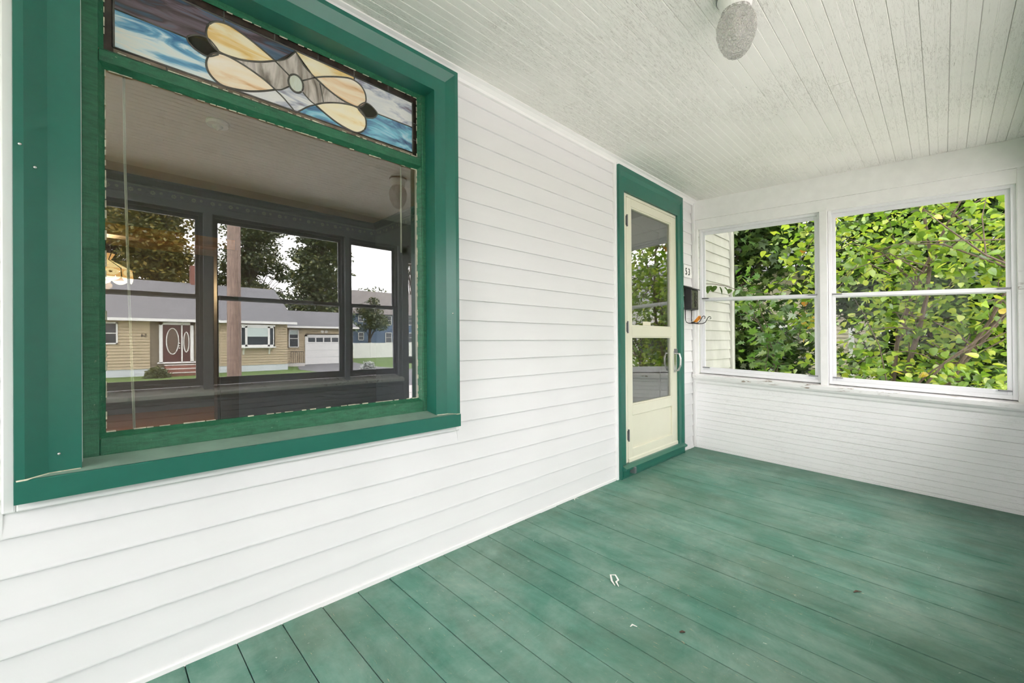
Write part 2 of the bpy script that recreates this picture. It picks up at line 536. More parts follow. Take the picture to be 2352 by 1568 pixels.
# ---- end wall (sags with the porch)
endw = MB()
endw.box(XE + 0.014, XE + 0.12, YF - 0.12, -0.0, -0.05, 0.66)
endw.box(XE + 0.0, XE + 0.12, YF - 0.12, -0.0, 2.172, ZC + 0.02)
endw.box(XE + 0.02, XE + 0.12, YF - 0.12, -0.0, 2.08, 2.18)
endw.box(XE + 0.005, XE + 0.11, -1.051, -1.003, 0.66, 2.10)
endw.box(XE + 0.005, XE + 0.12, YF - 0.12, -2.020, 0.66, 2.10)
endw = endw.build('wall_end', M['paint'], None, shear=True, kind='structure')
MB().box(XE + 0.012, XE + 0.05, YF, -0.02, 2.078, 2.172).build('head_board', M['paint'], endw, shear=True, bevel=0.003)
MB().box(XE - 0.004, XE + 0.02, -1.053, -1.002, 0.70, 2.08).build('mullion', M['paint'], endw, shear=True, bevel=0.003)
MB().box(XE - 0.004, XE + 0.02, -2.10, -2.022, 0.70, 2.172).build('post', M['stool'], endw, shear=True, bevel=0.003)
MB().box(XE + 0.0, XE + 0.02, -0.048, 0.0, 0.70, 2.08).build('side_casing', M['paint'], endw, shear=True, bevel=0.003)
MB().box(XE - 0.01, XE + 0.02, -0.02, 0.012, 0.0, 2.35).build('corner_bead', M['vinyl_trim'], endw, shear=True, bevel=0.003)
MB().prism([(XE - 0.038, 0.665), (XE - 0.038, 0.692), (XE - 0.032, 0.698), (XE + 0.10, 0.712), (XE + 0.10, 0.662)], YF, -0.0, 'y').build('window_stool', M['stool'], endw, shear=True)
MB().prism([(XE + 0.014, 0.665), (XE - 0.024, 0.665), (XE - 0.022, 0.652), (XE - 0.010, 0.640), (XE - 0.008, 0.622), (XE - 0.002, 0.612), (XE + 0.014, 0.606)], YF, -0.0, 'y').build('apron_moulding', M['paint'], endw, shear=True)


def knee_boards(parent, z_top, z_bot, mk, shear, mat):
    # horizontal beaded boards; mk(profile) extrudes the (depth, z) profile
    z = z_top
    while z > z_bot + 0.005:
        z2 = max(z - 0.084, z_bot)
        zc = (z + z2) / 2
        pr = [(0.016, z), (0.0065, z), (0.0, z - 0.0024), (0.0, zc + 0.0026), (0.0042, zc + 0.0018), (0.0042, zc - 0.0004), (0.0, zc - 0.0016), (0.0, z2 + 0.0030), (0.0065, z2), (0.016, z2)]
        mk(pr).build('wall_board', mat, parent, shear=shear)
        z = z2


knee_boards(endw, 0.612, -0.004, lambda pr: MB().prism([(XE + d, z) for d, z in pr], YF, -0.002, 'y'), True, M['knee'])

WIN_N = [1]


def storm_window(u0, u1, z0, z1, rail, plane, axis, sgn, shear, pane_mat=None, frame='alu'):
    """triple-track storm window in the opening u0..u1, z0..z1; sgn = direction of outdoors along the normal"""
    def B(ua, ub, da, db, za, zb, mb=None):
        mb = mb or MB()
        p, q = sorted((plane + sgn * da, plane + sgn * db))
        return mb.box(p, q, ua, ub, za, zb) if axis == 'y' else mb.box(ua, ub, p, q, za, zb)
    c = ((plane, (u0 + u1) / 2, z0) if axis == 'y' else ((u0 + u1) / 2, plane, z0))
    w = empty('window_%d' % WIN_N[0], (c[0], c[1], c[2] + (SAG * c[1] if shear else 0)), kind='structure')
    WIN_N[0] += 1
    kw = dict(shear=shear, bevel=0.0015)
    fr = MB()
    for a, b, za, zb in ((u0, u0 + 0.022, z0, z1), (u1 - 0.022, u1, z0, z1), (u0 + 0.022, u1 - 0.022, z1 - 0.022, z1), (u0 + 0.022, u1 - 0.022, z0, z0 + 0.028)):
        B(a, b, 0.030, 0.085, za, zb, fr)
    fr.build('window_frame', M[frame], w, **kw)
    st = 0.022
    for nm, za, zb, d in (('upper_sash', rail, z1 - 0.022, 0.058), ('lower_sash', z0 + 0.028, rail + 0.034, 0.038)):
        s = MB()
        B(u0 + 0.022, u0 + 0.022 + st, d, d + 0.016, za, zb, s)
        B(u1 - 0.022 - st, u1 - 0.022, d, d + 0.016, za, zb, s)
        B(u0 + 0.022 + st, u1 - 0.022 - st, d, d + 0.016, zb - 0.030, zb, s)
        B(u0 + 0.022 + st, u1 - 0.022 - st, d, d + 0.016, za, za + 0.030, s)
        so = s.build(nm, M[frame], w, **kw)
        B(u0 + 0.040, u1 - 0.040, d + 0.006, d + 0.010, za + 0.028, zb - 0.028).build('pane', pane_mat or M['glass'], so, shear=shear)
    B(u0 + 0.03, u1 - 0.03, 0.026, 0.040, rail + 0.006, rail + 0.020).build('pull_rail', M[frame], w, **kw)
    for ua, ub in ((u0 + 0.024, u0 + 0.085), (u1 - 0.085, u1 - 0.024)):
        B(ua, ub, 0.022, 0.038, rail + 0.024, rail + 0.032).build('latch', M['latch'], w, shear=shear)
        B(ua, ub, 0.022, 0.038, z0 + 0.050, z0 + 0.058).build('latch', M['latch'], w, shear=shear)
    return w


storm_window(-1.003, -0.050, 0.712, 2.08, 1.394, XE, 'y', 1, True)
storm_window(-2.020, -1.053, 0.712, 2.08, 1.394, XE, 'y', 1, True)

# ---- street-side wall (behind the camera, seen in the house window)
ZF = SAG * YF
fw_open = [(-0.43 + 0.065, 0.615, .70, 2.02), (0.672, 1.709, .70, 2.02), (1.750, 2.268, .70, 2.02), (2.36, 3.20, -0.06, 1.94), (3.36, 4.00, .70, 2.02)]
fwm = MB()
Y0, Y1 = YF - 0.12, YF
fwm.box(XL - 0.1, XE + 0.12, Y0, Y1, 2.02, ZC + ZF + 0.02)
fwm.box(XL - 0.1, fw_open[0][0], Y0, Y1, ZF - .05, 2.02)  # unseen stretch kept windowless to hold daylight off the house wall
for (a, b, za, zb), (c, d, zc2, zd) in zip(fw_open[:-1], fw_open[1:]):
    fwm.box(b, c, Y0, Y1, ZF - .05, 2.02)
fwm.box(fw_open[-1][1], XE + 0.12, Y0, Y1, ZF - .05, 2.02)
for a, b, za, zb in fw_open:
    if za > 0: fwm.box(a, b, Y0, Y1 - 0.014, ZF - .05, za - 0.04)
    else: fwm.box(a, b, Y0, Y1, zb, 2.02)
fwall = fwm.build('wall_front', M['front_dimmed'], None, kind='structure')
for xa, xb in ((XL, 2.30), (3.26, XE)):
    MB().prism([(YF + 0.045, 0.628), (YF + 0.045, 0.652), (YF + 0.038, 0.660), (YF - 0.10, 0.700), (YF - 0.10, 0.62)], xa, xb).build('window_stool', M['stool'], fwall)
    MB().prism([(YF, 0.63), (YF + 0.028, 0.63), (YF + 0.024, 0.612), (YF + 0.012, 0.600), (YF + 0.010, 0.585), (YF, 0.575)], xa, xb).build('apron_moulding', M['front_dimmed'], fwall)
    knee_boards(fwall, 0.58, ZF - 0.004, lambda pr: MB().prism([(YF + 0.016 - d, z) for d, z in pr], xa, xb), False, M['front_dimmed'])
for a, b, za, zb in fw_open:
    if za > 0: storm_window(a, b, za, zb, 1.362, YF, 'x', -1, False, None, 'alu_dimmed')
# front storm door in that wall
d3 = empty('door_2', (2.78, YF, ZF), kind='structure')
s = MB()
for a, b, za, zb in ((2.36, 2.40, -0.06, 1.94), (3.16, 3.20, -0.06, 1.94), (2.40, 3.16, 1.86, 1.94), (2.40, 3.16, 0.80, 0.875), (2.40, 3.16, -0.06, 0.42)):
    s.box(a, b, YF - 0.07, YF - 0.03, za, zb)
s.build('door_frame', M['front_dimmed'], d3, bevel=0.003)
box('pane', M['glass'], d3, 2.395, 3.165, YF - 0.055, YF - 0.050, 0.87, 1.87)
box('pane', M['glass'], d3, 2.395, 3.165, YF - 0.055, YF - 0.050, 0.41, 0.81)
for a, b, za, zb in ((2.30, 2.37, ZF, 2.02), (3.19, 3.26, ZF, 2.02), (2.30, 3.26, 1.93, 2.02)):
    box('door_casing', M['front_dimmed'], d3, a, b, YF - 0.001, YF + 0.018, za, zb, bevel=0.003)
MB().tube([(2.47, YF - .03, 1.10), (2.47, YF + .03, 1.10), (2.47, YF + .03, 0.96), (2.47, YF - .03, 0.96)], 0.008).build('handle', M['chrome'], d3)

# ---- far end wall on the camera side of the porch: unseen, glazing made tall to let in more light
lw = MB()
lw.box(XL - 0.12, XL, YF - 0.12, 0.0, -0.05, 0.40)
lw.box(XL - 0.12, XL, YF - 0.12, 0.0, 2.24, ZC + 0.02)
for a, b in ((-0.06, 0.0), (-1.07, -1.0), (YF - 0.12, -2.04)):
    lw.box(XL - 0.12, XL, a, b, 0.40, 2.24)
lwall = lw.build('wall_left', M['paint'], None, shear=True, kind='structure')
storm_window(-1.0, -0.06, 0.40, 2.24, 1.394, XL, 'y', -1, True)
storm_window(-2.04, -1.07, 0.40, 2.24, 1.394, XL, 'y', -1, True)

# ================================================================== HOUSE WINDOW (picture window with stained transom)
win = empty('window_house', (0.565, 0.0, 0.606), 'green framed picture window with a stained glass transom in the white siding', 'window', kind='structure')
prof = [(0.0, 0.012), (0.0, -0.050), (0.018, -0.050), (0.058, -0.026), (0.120, -0.026), (0.120, 0.055)]
zb = 0.662
for side in ('l', 'h', 'r'):
    m = MB()
    for (i0, y0), (i1, y1) in zip(prof[:-1], prof[1:]):
        L0, L1, R0, R1, T0, T1 = WX0 + i0, WX0 + i1, WX1 - i0, WX1 - i1, WZ1 - i0, WZ1 - i1
        if side == 'l': q = [(L0, y0, zb), (L0, y0, T0), (L1, y1, T1), (L1, y1, zb)]
        elif side == 'r': q = [(R0, y0, zb), (R1, y1, zb), (R1, y1, T1), (R0, y0, T0)]
        else: q = [(L0, y0, T0), (R0, y0, T0), (R1, y1, T1), (L1, y1, T1)]
        m.add(q, [(0, 1, 2, 3)])
    m.build('casing', M['green'], win)
# sill: folded metal nose, sloping top
MB().prism([(-0.056, 0.610), (-0.056, 0.666), (-0.053, 0.669), (0.075, 0.688), (0.075, 0.640), (0.016, 0.612)], WX0, WX1).build('sill', M['green'], win)
M['dusty_green'] = plain('dusty_green_sill', srgb(132, 158, 142), 0.6, 0.16, 9, 0.05)
MB().add([(WX0 + 0.002, -0.0525, 0.6700), (WX1 - 0.002, -0.0525, 0.6700), (WX1 - 0.002, 0.052, 0.6855), (WX0 + 0.002, 0.052, 0.6855)], [(0, 1, 2, 3)]).build('sill_top', M['dusty_green'], win)
# white caulk bead at the casing feet and screws
for a, b in ((WX0 + 0.004, WX0 + 0.118), (WX1 - 0.118, WX1 - 0.004)):
    pts = [(a, -0.052, 0.667), (a + 0.016 if a < 0.5 else a, -0.054, 0.667)] if a < 0.5 else [(a, -0.031, 0.672)]
    if a < 0.5: pts = [(a, -0.053, 0.668), (a + 0.018, -0.053, 0.669), (a + 0.056, -0.030, 0.672), (b, -0.029, 0.673)]
    else: pts = [(a, -0.029, 0.673), (b - 0.056, -0.030, 0.672), (b - 0.018, -0.053, 0.669), (b, -0.053, 0.668)]
    MB().tube(pts, 0.0028, 6).build('caulk_bead', M['putty'], win, smooth=True)
for p in ((-0.06, -0.027, 0.72), (-0.125, -0.051, 1.52), (-0.10, -0.043, 1.47), (1.235, -0.042, 1.15)):
    MB().lathe([(0.0, -0.003), (0.003, -0.0025), (0.004, 0.0)], p, 10, 'y').build('screw', M['chrome'], win, smooth=True)

# sash: stiles, rails
SX0, SX1 = -0.017, 1.149
sash = MB()
sash.box(SX0, 0.019, 0.050, 0.10, 0.684, 2.22)
sash.box(1.127, SX1, 0.050, 0.10, 0.684, 2.22)
sash.box(0.019, 1.127, 0.052, 0.10, 0.684, 0.735)
sash.box(0.019, 1.127, 0.056, 0.10, 1.852, 1.888)
sash.box(0.019, 1.127, 0.052, 0.10, 2.194, 2.22)
sash = sash.build('sash', M['oldgreen'], win, bevel=0.003)
# glazing bevels (putty painted green) round the big pane and the transom
pb = MB()
for x0, x1, z0, z1, w in ((0.019, 1.127, 0.735, 1.852, 0.014), (0.019, 1.127, 1.888, 2.194, 0.012)):
    yf, yg = 0.058, 0.076
    o = [(x0, z0), (x1, z0), (x1, z1), (x0, z1)]
    n = [(x0 + w, z0 + w), (x1 - w, z0 + w), (x1 - w, z1 - w), (x0 + w, z1 - w)]
    for i in range(4):
        j = (i + 1) % 4
        pb.add([(o[i][0], yf, o[i][1]), (o[j][0], yf, o[j][1]), (n[j][0], yg, n[j][1]), (n[i][0], yg, n[i][1])], [(0, 1, 2, 3)])
pb.build('glazing_bevel', M['oldgreen'], sash)
# chipped pale putty line against the glass
pr_ = random.Random(9)
for x0, x1, z0, z1 in ((0.034, 1.112, 0.750, 1.837), (0.032, 1.114, 1.901, 2.181)):
    m = MB()
    for (a, b) in (((x0, z0), (x1, z0)), ((x1, z0), (x1, z1)), ((x1, z1), (x0, z1)), ((x0, z1), (x0, z0))):
        n = int(max(abs(b[0] - a[0]), abs(b[1] - a[1])) / 0.03)
        for i in range(n):
            if pr_.random() < 0.30: continue
            t0, t1 = i / n, (i + pr_.uniform(0.5, 1.0)) / n
            p = (a[0] + (b[0] - a[0]) * t0, 0.075 - pr_.uniform(0, .002), a[1] + (b[1] - a[1]) * t0)
            q = (a[0] + (b[0] - a[0]) * t1, 0.075, a[1] + (b[1] - a[1]) * t1)
            m.tube([p, q], pr_.uniform(0.0012, 0.0026), 5)
    m.build('putty_line', M['putty'], sash)
box('pane', M['glass_house'], win, 0.022, 1.124, 0.0785, 0.0815, 0.738, 1.850)

# ---- stained glass transom, mirrored about CX
CX, CZ = 0.5745, 2.030
st = MB().box(0.022, 1.124, 0.0835, 0.0855, 1.890, 2.192).build('stained_glass_panel', M['border_glass'], win)
FX0, FX1, FZ0, FZ1 = 0.053, 1.096, 1.917, 2.156


def smooth_poly(pts, closed=True, n=5):
    pts = [Vector((p[0], p[1], 0)) for p in pts]
    m = len(pts)
    out = []
    rng = range(m) if closed else range(m - 1)
    for i in rng:
        g = (lambda k: pts[k % m]) if closed else (lambda k: pts[max(0, min(m - 1, k))])
        p0, p1, p2, p3 = g(i - 1), g(i), g(i + 1), g(i + 2)
        for s in range(n):
            t = s / n
            q = 0.5 * ((2 * p1) + (-p0 + p2) * t + (2 * p0 - 5 * p1 + 4 * p2 - p3) * t * t + (-p0 + 3 * p1 - 3 * p2 + p3) * t ** 3)
            out.append((q.x, q.y))
    if not closed: out.append((pts[-1].x, pts[-1].y))
    return out


def petal(pts, tip):
    # sharp at the tip: open spline from tip round to tip
    return smooth_poly([tip] + pts + [tip], closed=False)[:-1]


def piece(poly, mat, depth, name='glass_piece'):
    MB().prism(poly, 0.0835 - depth - 0.002, 0.0835, 'y').build(name, mat, st)


def came(path, r=0.0028, depth=0.0):
    MB().tube([(x, 0.0815 - depth, z) for x, z in path], r, 6).build('lead_came', M['lead'], st, smooth=True)


mx = lambda pts: [(2 * CX - x, z) for x, z in pts]
tipU, tipL = (0.501, 2.082), (0.501, 1.972)
P1 = [(0.464, 2.101), (0.407, 2.125), (0.355, 2.140), (0.316, 2.133), (0.293, 2.110), (0.286, 2.079), (0.295, 2.053), (0.319, 2.033), (0.353, 2.030), (0.400, 2.037), (0.453, 2.056)]
P2 = [(0.464, 1.994), (0.406, 2.016), (0.350, 2.028), (0.316, 2.024), (0.295, 2.006), (0.286, 1.978), (0.291, 1.950), (0.311, 1.927), (0.342, 1.917), (0.404, 1.928), (0.453, 1.947)]
leafL = [(0.233, 2.036), (0.252, 2.054), (0.273, 2.063), (0.296, 2.060), (0.323, 2.030), (0.310, 2.012), (0.289, 2.000), (0.267, 2.004), (0.247, 2.014)]
apT, apB = (CX, 2.152), (CX, 1.912)
for left in (True, False):
    T = (lambda p: p) if left else mx
    # background fields
    piece(T([(FX0, 2.036), (0.30, 2.036), (0.338, 2.10), (0.338, FZ1), (FX0, FZ1)]), M['opal_purple'] if left else M['opal_white'], 0.0)
    piece(T([(FX0, FZ0), (0.338, FZ0), (0.338, 2.0), (0.30, 2.036), (FX0, 2.036)]), M['opal_blue'] if left else M['opal_deep'], 0.0)
    piece(T([(0.338, 2.08), (0.501, 2.082), (CX, FZ1), (0.338, FZ1)]), M['opal_purple'] if left else M['opal_amber'], 0.0)
    piece(T([(0.338, FZ0), (CX, FZ0), (0.501, 1.972), (0.338, 1.972)]), M['opal_white'] if left else M['opal_deep'], 0.0)
    piece(T([(0.338, 1.99), (0.501, 1.972), (CX, 2.0), (CX, 2.05), (0.501, 2.082), (0.338, 2.06)]), M['opal_grey'], 0.0)
    a = smooth_poly([(0.501, 2.082), (0.539, 2.107), apT], False)
    b = [(0.501, 2.082), (0.552, 2.047)]
    piece(T(leafL), M['opal_olive'], 0.0006)
    piece(T(petal(P1, tipU)), M['opal_amber'] if left else M['opal_peach'], 0.0010)
    piece(T(petal(P2, tipL)), M['opal_peach'] if left else M['opal_amber'], 0.0010)
    for path in (petal(P1, tipU) + [tipU], petal(P2, tipL) + [tipL]):
        came(T(path), 0.0033, 0.001)
    came(T(smooth_poly(leafL, True) + [leafL[0]]), 0.0028, 0.001)
    came(T(smooth_poly([tipU, (0.541, 2.108), apT], False)))
    came(T(smooth_poly([tipL, (0.530, 1.953), apB], False)))
    came(T([tipU, (0.552, 2.047)]))
    came(T(smooth_poly([tipL, (0.523, 1.982), (0.549, 2.004)], False)))
    came(T([(FX0, 2.037), (0.233, 2.036)]))
    came(T([(0.338, 2.141), (0.338, FZ1)]))
    came(T([(0.345, 1.917), (0.345, FZ0)]))
# centre pieces: the four-pointed star round the oval
piece([(0.501, 2.082), (0.541, 2.105), apT, (2 * CX - 0.541, 2.105), (2 * CX - 0.501, 2.082), (CX + 0.022, 2.047), (CX - 0.022, 2.047)], M['opal_grey'], 0.0004)
piece([(0.501, 1.972), (0.530, 1.953), apB, (2 * CX - 0.530, 1.953), (2 * CX - 0.501, 1.972), (CX + 0.022, 2.006), (CX - 0.022, 2.006)], M['opal_white'], 0.0004)
came([(0.666, 2.066), (0.674, 2.03), (0.680, 1.994)], 0.002)
ov = [(CX + 0.027 * math.cos(t * math.pi / 12), 2.026 + 0.034 * math.sin(t * math.pi / 12)) for t in range(24)]
piece(ov, M['opal_pale'], 0.0016)
came(ov + [ov[0]], 0.0036, 0.0018)
for pth in (((FX0, FZ0), (FX1, FZ0)), ((FX1, FZ0), (FX1, FZ1)), ((FX1, FZ1), (FX0, FZ1)), ((FX0, FZ1), (FX0, FZ0))):
    came(list(pth), 0.0034)
for x in (0.12, 0.338, 0.50, 0.66, 0.81, 0.97):
    came([(x, FZ1), (x, 2.182)], 0.0022)
for x in (0.18, 0.345, 0.55, 0.80, 0.98):
    piece_z = (1.901, FZ0)
    came([(x, 1.901), (x, FZ0)], 0.0022)
MB().box(FX0, FX1, 0.0815, 0.0835, 1.900, FZ0).build('border_strip', M['border_tan'], st)
MB().box(FX0, FX1, 0.0815, 0.0835, FZ1, 2.183).build('border_strip', M['border_glass'], st)
for z in (1.98, 2.06):
    came([(FX1, z), (1.116, z)], 0.002)

# ---- blind cord loop and tilt wand just inside the glass
bd = empty('window_blind', (0.57, 0.13, 1.93), 'raised blind behind the transom with a pale pull cord and thin wand showing', 'blind')
box('head_rail', M['cord'], bd, 0.03, 1.11, 0.115, 0.150, 1.925, 1.965)
m = MB()
m.tube([(0.076, 0.13, 1.93), (0.078, 0.13, 1.6), (0.086, 0.13, 1.2), (0.094, 0.13, 0.9), (0.099, 0.13, 0.70)], 0.0017, 6)
m.tube([(0.0795, 0.13, 1.93), (0.0815, 0.13, 1.6), (0.0895, 0.13, 1.2), (0.0975, 0.13, 0.9), (0.1025, 0.13, 0.70)], 0.0017, 6)
m.build('pull_cord', M['cord'], bd, smooth=True)
MB().tube([(1.061, 0.13, 1.93), (1.059, 0.13, 1.443)], 0.0035, 6).build('wand', M['cord'], bd, smooth=True)

# ================================================================== STORM DOOR
door = empty('door_1', (3.36, 0.0, 0.0), 'cream storm door with two glass panes in a green casing', 'door', kind='structure')
dprof = [(0.0, 0.012), (0.0, -0.034), (0.020, -0.034), (0.034, -0.022), (0.086, -0.022), (0.086, 0.045)]
for side in ('l', 'h', 'r'):
    m = MB()
    for (i0, y0), (i1, y1) in zip(dprof[:-1], dprof[1:]):
        hs = 2.0
        L0, L1, R0, R1, T0, T1 = DX0 + i0, DX0 + i1, DX1 - i0, DX1 - i1, DZ1 - i0 * hs, DZ1 - i1 * hs
        if side == 'l': q = [(L0, y0, 0.0), (L0, y0, T0), (L1, y1, T1), (L1, y1, 0.0)]
        elif side == 'r': q = [(R0, y0, 0.0), (R1, y1, 0.0), (R1, y1, T1), (R0, y0, T0)]
        else: q = [(L0, y0, T0), (R0, y0, T0), (R1, y1, T1), (L1, y1, T1)]
        m.add(q, [(0, 1, 2, 3)])
    m.build('casing', M['green'], door)
# Z-bar frame of the storm door
m = MB()
m.box(2.8656, 2.8970, -0.004, 0.03, 0.095, 2.138); m.box(3.7479, 3.7794, -0.004, 0.03, 0.095, 2.138); m.box(2.8970, 3.7479, -0.004, 0.03, 2.116, 2.138)
m.build('door_frame', M['cream'], door, bevel=0.002)
m = MB()
SD0, SD1 = 2.9000, 3.7450
for a, b, za, zb in ((SD0, 2.9689, 0.098, 2.113), (3.6476, SD1, 0.098, 2.113), (2.9689, 3.6476, 2.052, 2.113), (2.9689, 3.6476, 1.052, 1.128), (2.9689, 3.6476, 0.442, 0.522), (2.9689, 3.6476, 0.098, 0.19)):
    m.box(a, b, -0.004, 0.028, za, zb)
slab = m.build('door_leaf', M['cream'], door, bevel=0.003)
box('kick_panel', M['cream'], slab, 2.9669, 3.6496, 0.008, 0.020, 0.188, 0.444, bevel=0.002)
m = MB()
for z0, z1 in ((1.128, 2.052), (0.522, 1.052)):
    for a, b, za, zb in ((2.9689, 2.9807, z0, z1), (3.6358, 3.6476, z0, z1), (2.9807, 3.6358, z0, z0 + 0.012), (2.9807, 3.6358, z1 - 0.012, z1)):
        m.box(a, b, 0.000, 0.022, za, zb)
m.build('glazing_bead', M['cream'], slab, bevel=0.002)
box('pane', M['glass_door'], slab, 2.9698, 3.6466, 0.012, 0.016, 1.129, 2.051)
box('pane', M['glass_door'], slab, 2.9698, 3.6466, 0.012, 0.016, 0.523, 1.051)
box('sticker', plain('sticker_paper', srgb(226, 222, 196), 0.6), slab, 3.1676, 3.2954, 0.0105, 0.0115, 1.142, 1.172)
for z in (1.93, 1.12, 0.30):
    m = MB().tube([(2.8980, -0.012, z - 0.045), (2.8980, -0.012, z + 0.045)], 0.006, 8)
    m.box(2.8872, 2.9118, -0.008, -0.004, z - 0.035, z + 0.035)
    m.build('hinge', M['latch'], door)
m = MB().tube([(3.7007, -0.004, 0.905), (3.7007, -0.050, 0.900), (3.7027, -0.060, 0.86), (3.7027, -0.058, 0.80), (3.7017, -0.040, 0.755), (3.7007, -0.004, 0.748)], 0.0085, 8)
m.box(3.6840, 3.7204, -0.010, -0.003, 0.735, 0.925)
m.build('handle', M['chrome'], slab, smooth=False)
MB().box(3.6938, 3.7106, -0.03, -0.004, 0.905, 0.945).build('latch_button', M['latch'], slab, bevel=0.002)
MB().prism([(-0.012, 0.093), (-0.012, 0.118), (-0.004, 0.125), (-0.004, 0.093)], SD0, SD1).build('bottom_sweep', M['cream'], slab)
# green threshold
MB().prism([(0.04, 0.0), (-0.030, 0.0), (-0.036, 0.018), (-0.036, 0.060), (-0.062, 0.066), (-0.064, 0.080), (-0.03, 0.094), (0.04, 0.097)], 2.775, 3.822).build('threshold', M['green'], door)
box('sill_bracket', M['latch'], door, 2.8675, 2.8970, -0.075, -0.03, 0.030, 0.078, bevel=0.004)
# the wooden front door behind the storm door
m = MB().box(2.8528, 3.7971, 0.10, 0.14, 0.02, 2.15)
dd = m.build('inner_door', M['dark_door'], door)
m = MB()
for a, b, za, zb in ((2.9216, 3.0594, 0.1, 2.1), (3.6201, 3.7578, 0.1, 2.1), (3.0594, 3.6201, 1.98, 2.1), (3.0594, 3.6201, 0.86, 1.02), (3.0594, 3.6201, 0.1, 0.3)):
    m.box(a, b, 0.085, 0.10, za, zb)
m.build('rail', M['dark_door'], dd, bevel=0.004)
box('jamb', M['white'], door, 3.7578, 3.8070, 0.04, 0.15, 0.02, 2.16)

# ================================================================== CEILING LIGHT
LX, LY = 1.724, -1.154
LZ = ZC + SAG * LY
lamp = empty('ceiling_light', (LX, LY, LZ), 'egg-shaped pressed glass light on a white holder under the porch ceiling', 'light')
MB().lathe([(0.0, 0.0), (0.062, 0.0), (0.064, -0.012), (0.058, -0.020), (0.050, -0.060), (0.046, -0.064), (0.0, -0.064)], (LX, LY, LZ), 32).build('lamp_holder', M['white'], lamp, smooth=False)
MB().lathe([(0.062, 0.002), (0.068, 0.0), (0.068, -0.008), (0.062, -0.010)], (LX, LY, LZ), 32).build('holder_rim', M['latch'], lamp)


def pressed_glass():
    t = NT('pressed_glass')
    vo = t.node('ShaderNodeTexVoronoi'); vo.inputs['Scale'].default_value = 70
    t.l.new(t.coords(), vo.inputs['Vector'])
    h = t.math('SINE', t.math('MULTIPLY', vo.outputs[0], 14.0))
    nb = t.bump(h, 1.0, 0.006)
    df = t.node('ShaderNodeBsdfDiffuse'); df.inputs[0].default_value = (0.95, 0.935, 0.88, 1)
    tl = t.node('ShaderNodeBsdfTranslucent'); tl.inputs[0].default_value = (0.95, 0.93, 0.87, 1)
    tr = t.node('ShaderNodeBsdfTransparent')
    gl = t.node('ShaderNodeBsdfGlossy'); gl.inputs['Roughness'].default_value = 0.15
    for q in (df, tl, gl): t.l.new(nb, q.inputs['Normal'])
    m1 = t.node('ShaderNodeMixShader'); m1.inputs[0].default_value = 0.45
    t.l.new(df.outputs[0], m1.inputs[1]); t.l.new(tl.outputs[0], m1.inputs[2])
    m2 = t.node('ShaderNodeMixShader'); t.l.new(t.ramp(h, [(0.0, 0.42), (0.7, 0.66)]), m2.inputs[0])
    t.l.new(m1.outputs[0], m2.inputs[1]); t.l.new(tr.outputs[0], m2.inputs[2])
    m3 = t.node('ShaderNodeMixShader'); m3.inputs[0].default_value = 0.14
    t.l.new(m2.outputs[0], m3.inputs[1]); t.l.new(gl.outputs[0], m3.inputs[2])
    t.l.new(m3.outputs[0], t.out.inputs[0])
    return t.m


M['pressed'] = pressed_glass()
M['bulb'] = plain('unlit_bulb', (0.85, 0.84, 0.8, 1), 0.25)
gm = MB()
NR, NT_ = 44, 72
gv, gf = [], []
for i in range(NR + 1):
    a = math.pi * i / NR
    r = 0.066 * math.sin(a) ** 0.80 * (1 + 0.20 * math.cos(a))
    if i < NR * 0.14: r = max(r, 0.050)
    for k in range(NT_):
        th = 2 * math.pi * k / NT_
        # pressed hobnail pattern: rows of bosses offset like bricks
        bo_ = math.cos(12 * th + (math.pi if (i // 4) % 2 else 0)) * math.sin(math.pi * (i % 4 + 0.5) / 4)
        rr = r + (0.0022 * bo_ if 5 < i < NR - 5 else 0)
        gv.append((LX + rr * math.cos(th), LY + rr * math.sin(th), LZ - 0.054 - 0.178 * (1 - math.cos(a)) / 2))
for i in range(NR):
    for k in range(NT_):
        gf.append((i * NT_ + k, (i + 1) * NT_ + k, (i + 1) * NT_ + (k + 1) % NT_, i * NT_ + (k + 1) % NT_))
gm.add(gv, gf).build('glass_globe', M['pressed'], lamp, smooth=True)
MB().lathe([(0.0, -0.236), (0.006, -0.235), (0.010, -0.231), (0.016, -0.230), (0.020, -0.227), (0.022, -0.220)], (LX, LY, LZ), 24).build('globe_button', M['pressed'], lamp, smooth=True)
MB().lathe([(0.012, -0.06), (0.013, -0.085), (0.026, -0.115), (0.028, -0.135), (0.018, -0.155), (0.0, -0.160)], (LX, LY, LZ), 20).build('bulb', M['bulb'], lamp, smooth=True)

# ================================================================== MAILBOX AND NUMBER PLATE
mb_ = empty('mailbox', (4.005, -0.01, 1.30), 'dark metal wall mailbox with an ornate front beside the storm door', 'mailbox')
MX0, MX1, MD = 3.925, 4.090, -0.066
MB().prism([(-0.004, 1.302), (MD, 1.308), (MD, 1.490), (-0.004, 1.512)], MX0, MX1).build('box_body', M['black_iron'], mb_, bevel=0.003)
MB().prism([(0.002, 1.510), (MD - 0.012, 1.488), (MD - 0.014, 1.494), (MD - 0.006, 1.500), (0.002, 1.526)], MX0 - 0.008, MX1 + 0.008).build('lid', M['black_iron'], mb_, bevel=0.002)
M['pewter'] = plain('pewter_relief', (0.10, 0.10, 0.075, 1), 0.35, 0.5, 60, 0.6, metallic=0.6)
MB().box(MX0 + 0.012, MX1 - 0.012, MD - 0.003, MD + 0.002, 1.318, 1.478).build('front_plate', M['pewter'], mb_, bevel=0.002)
m = MB()
cxm = (MX0 + MX1) / 2
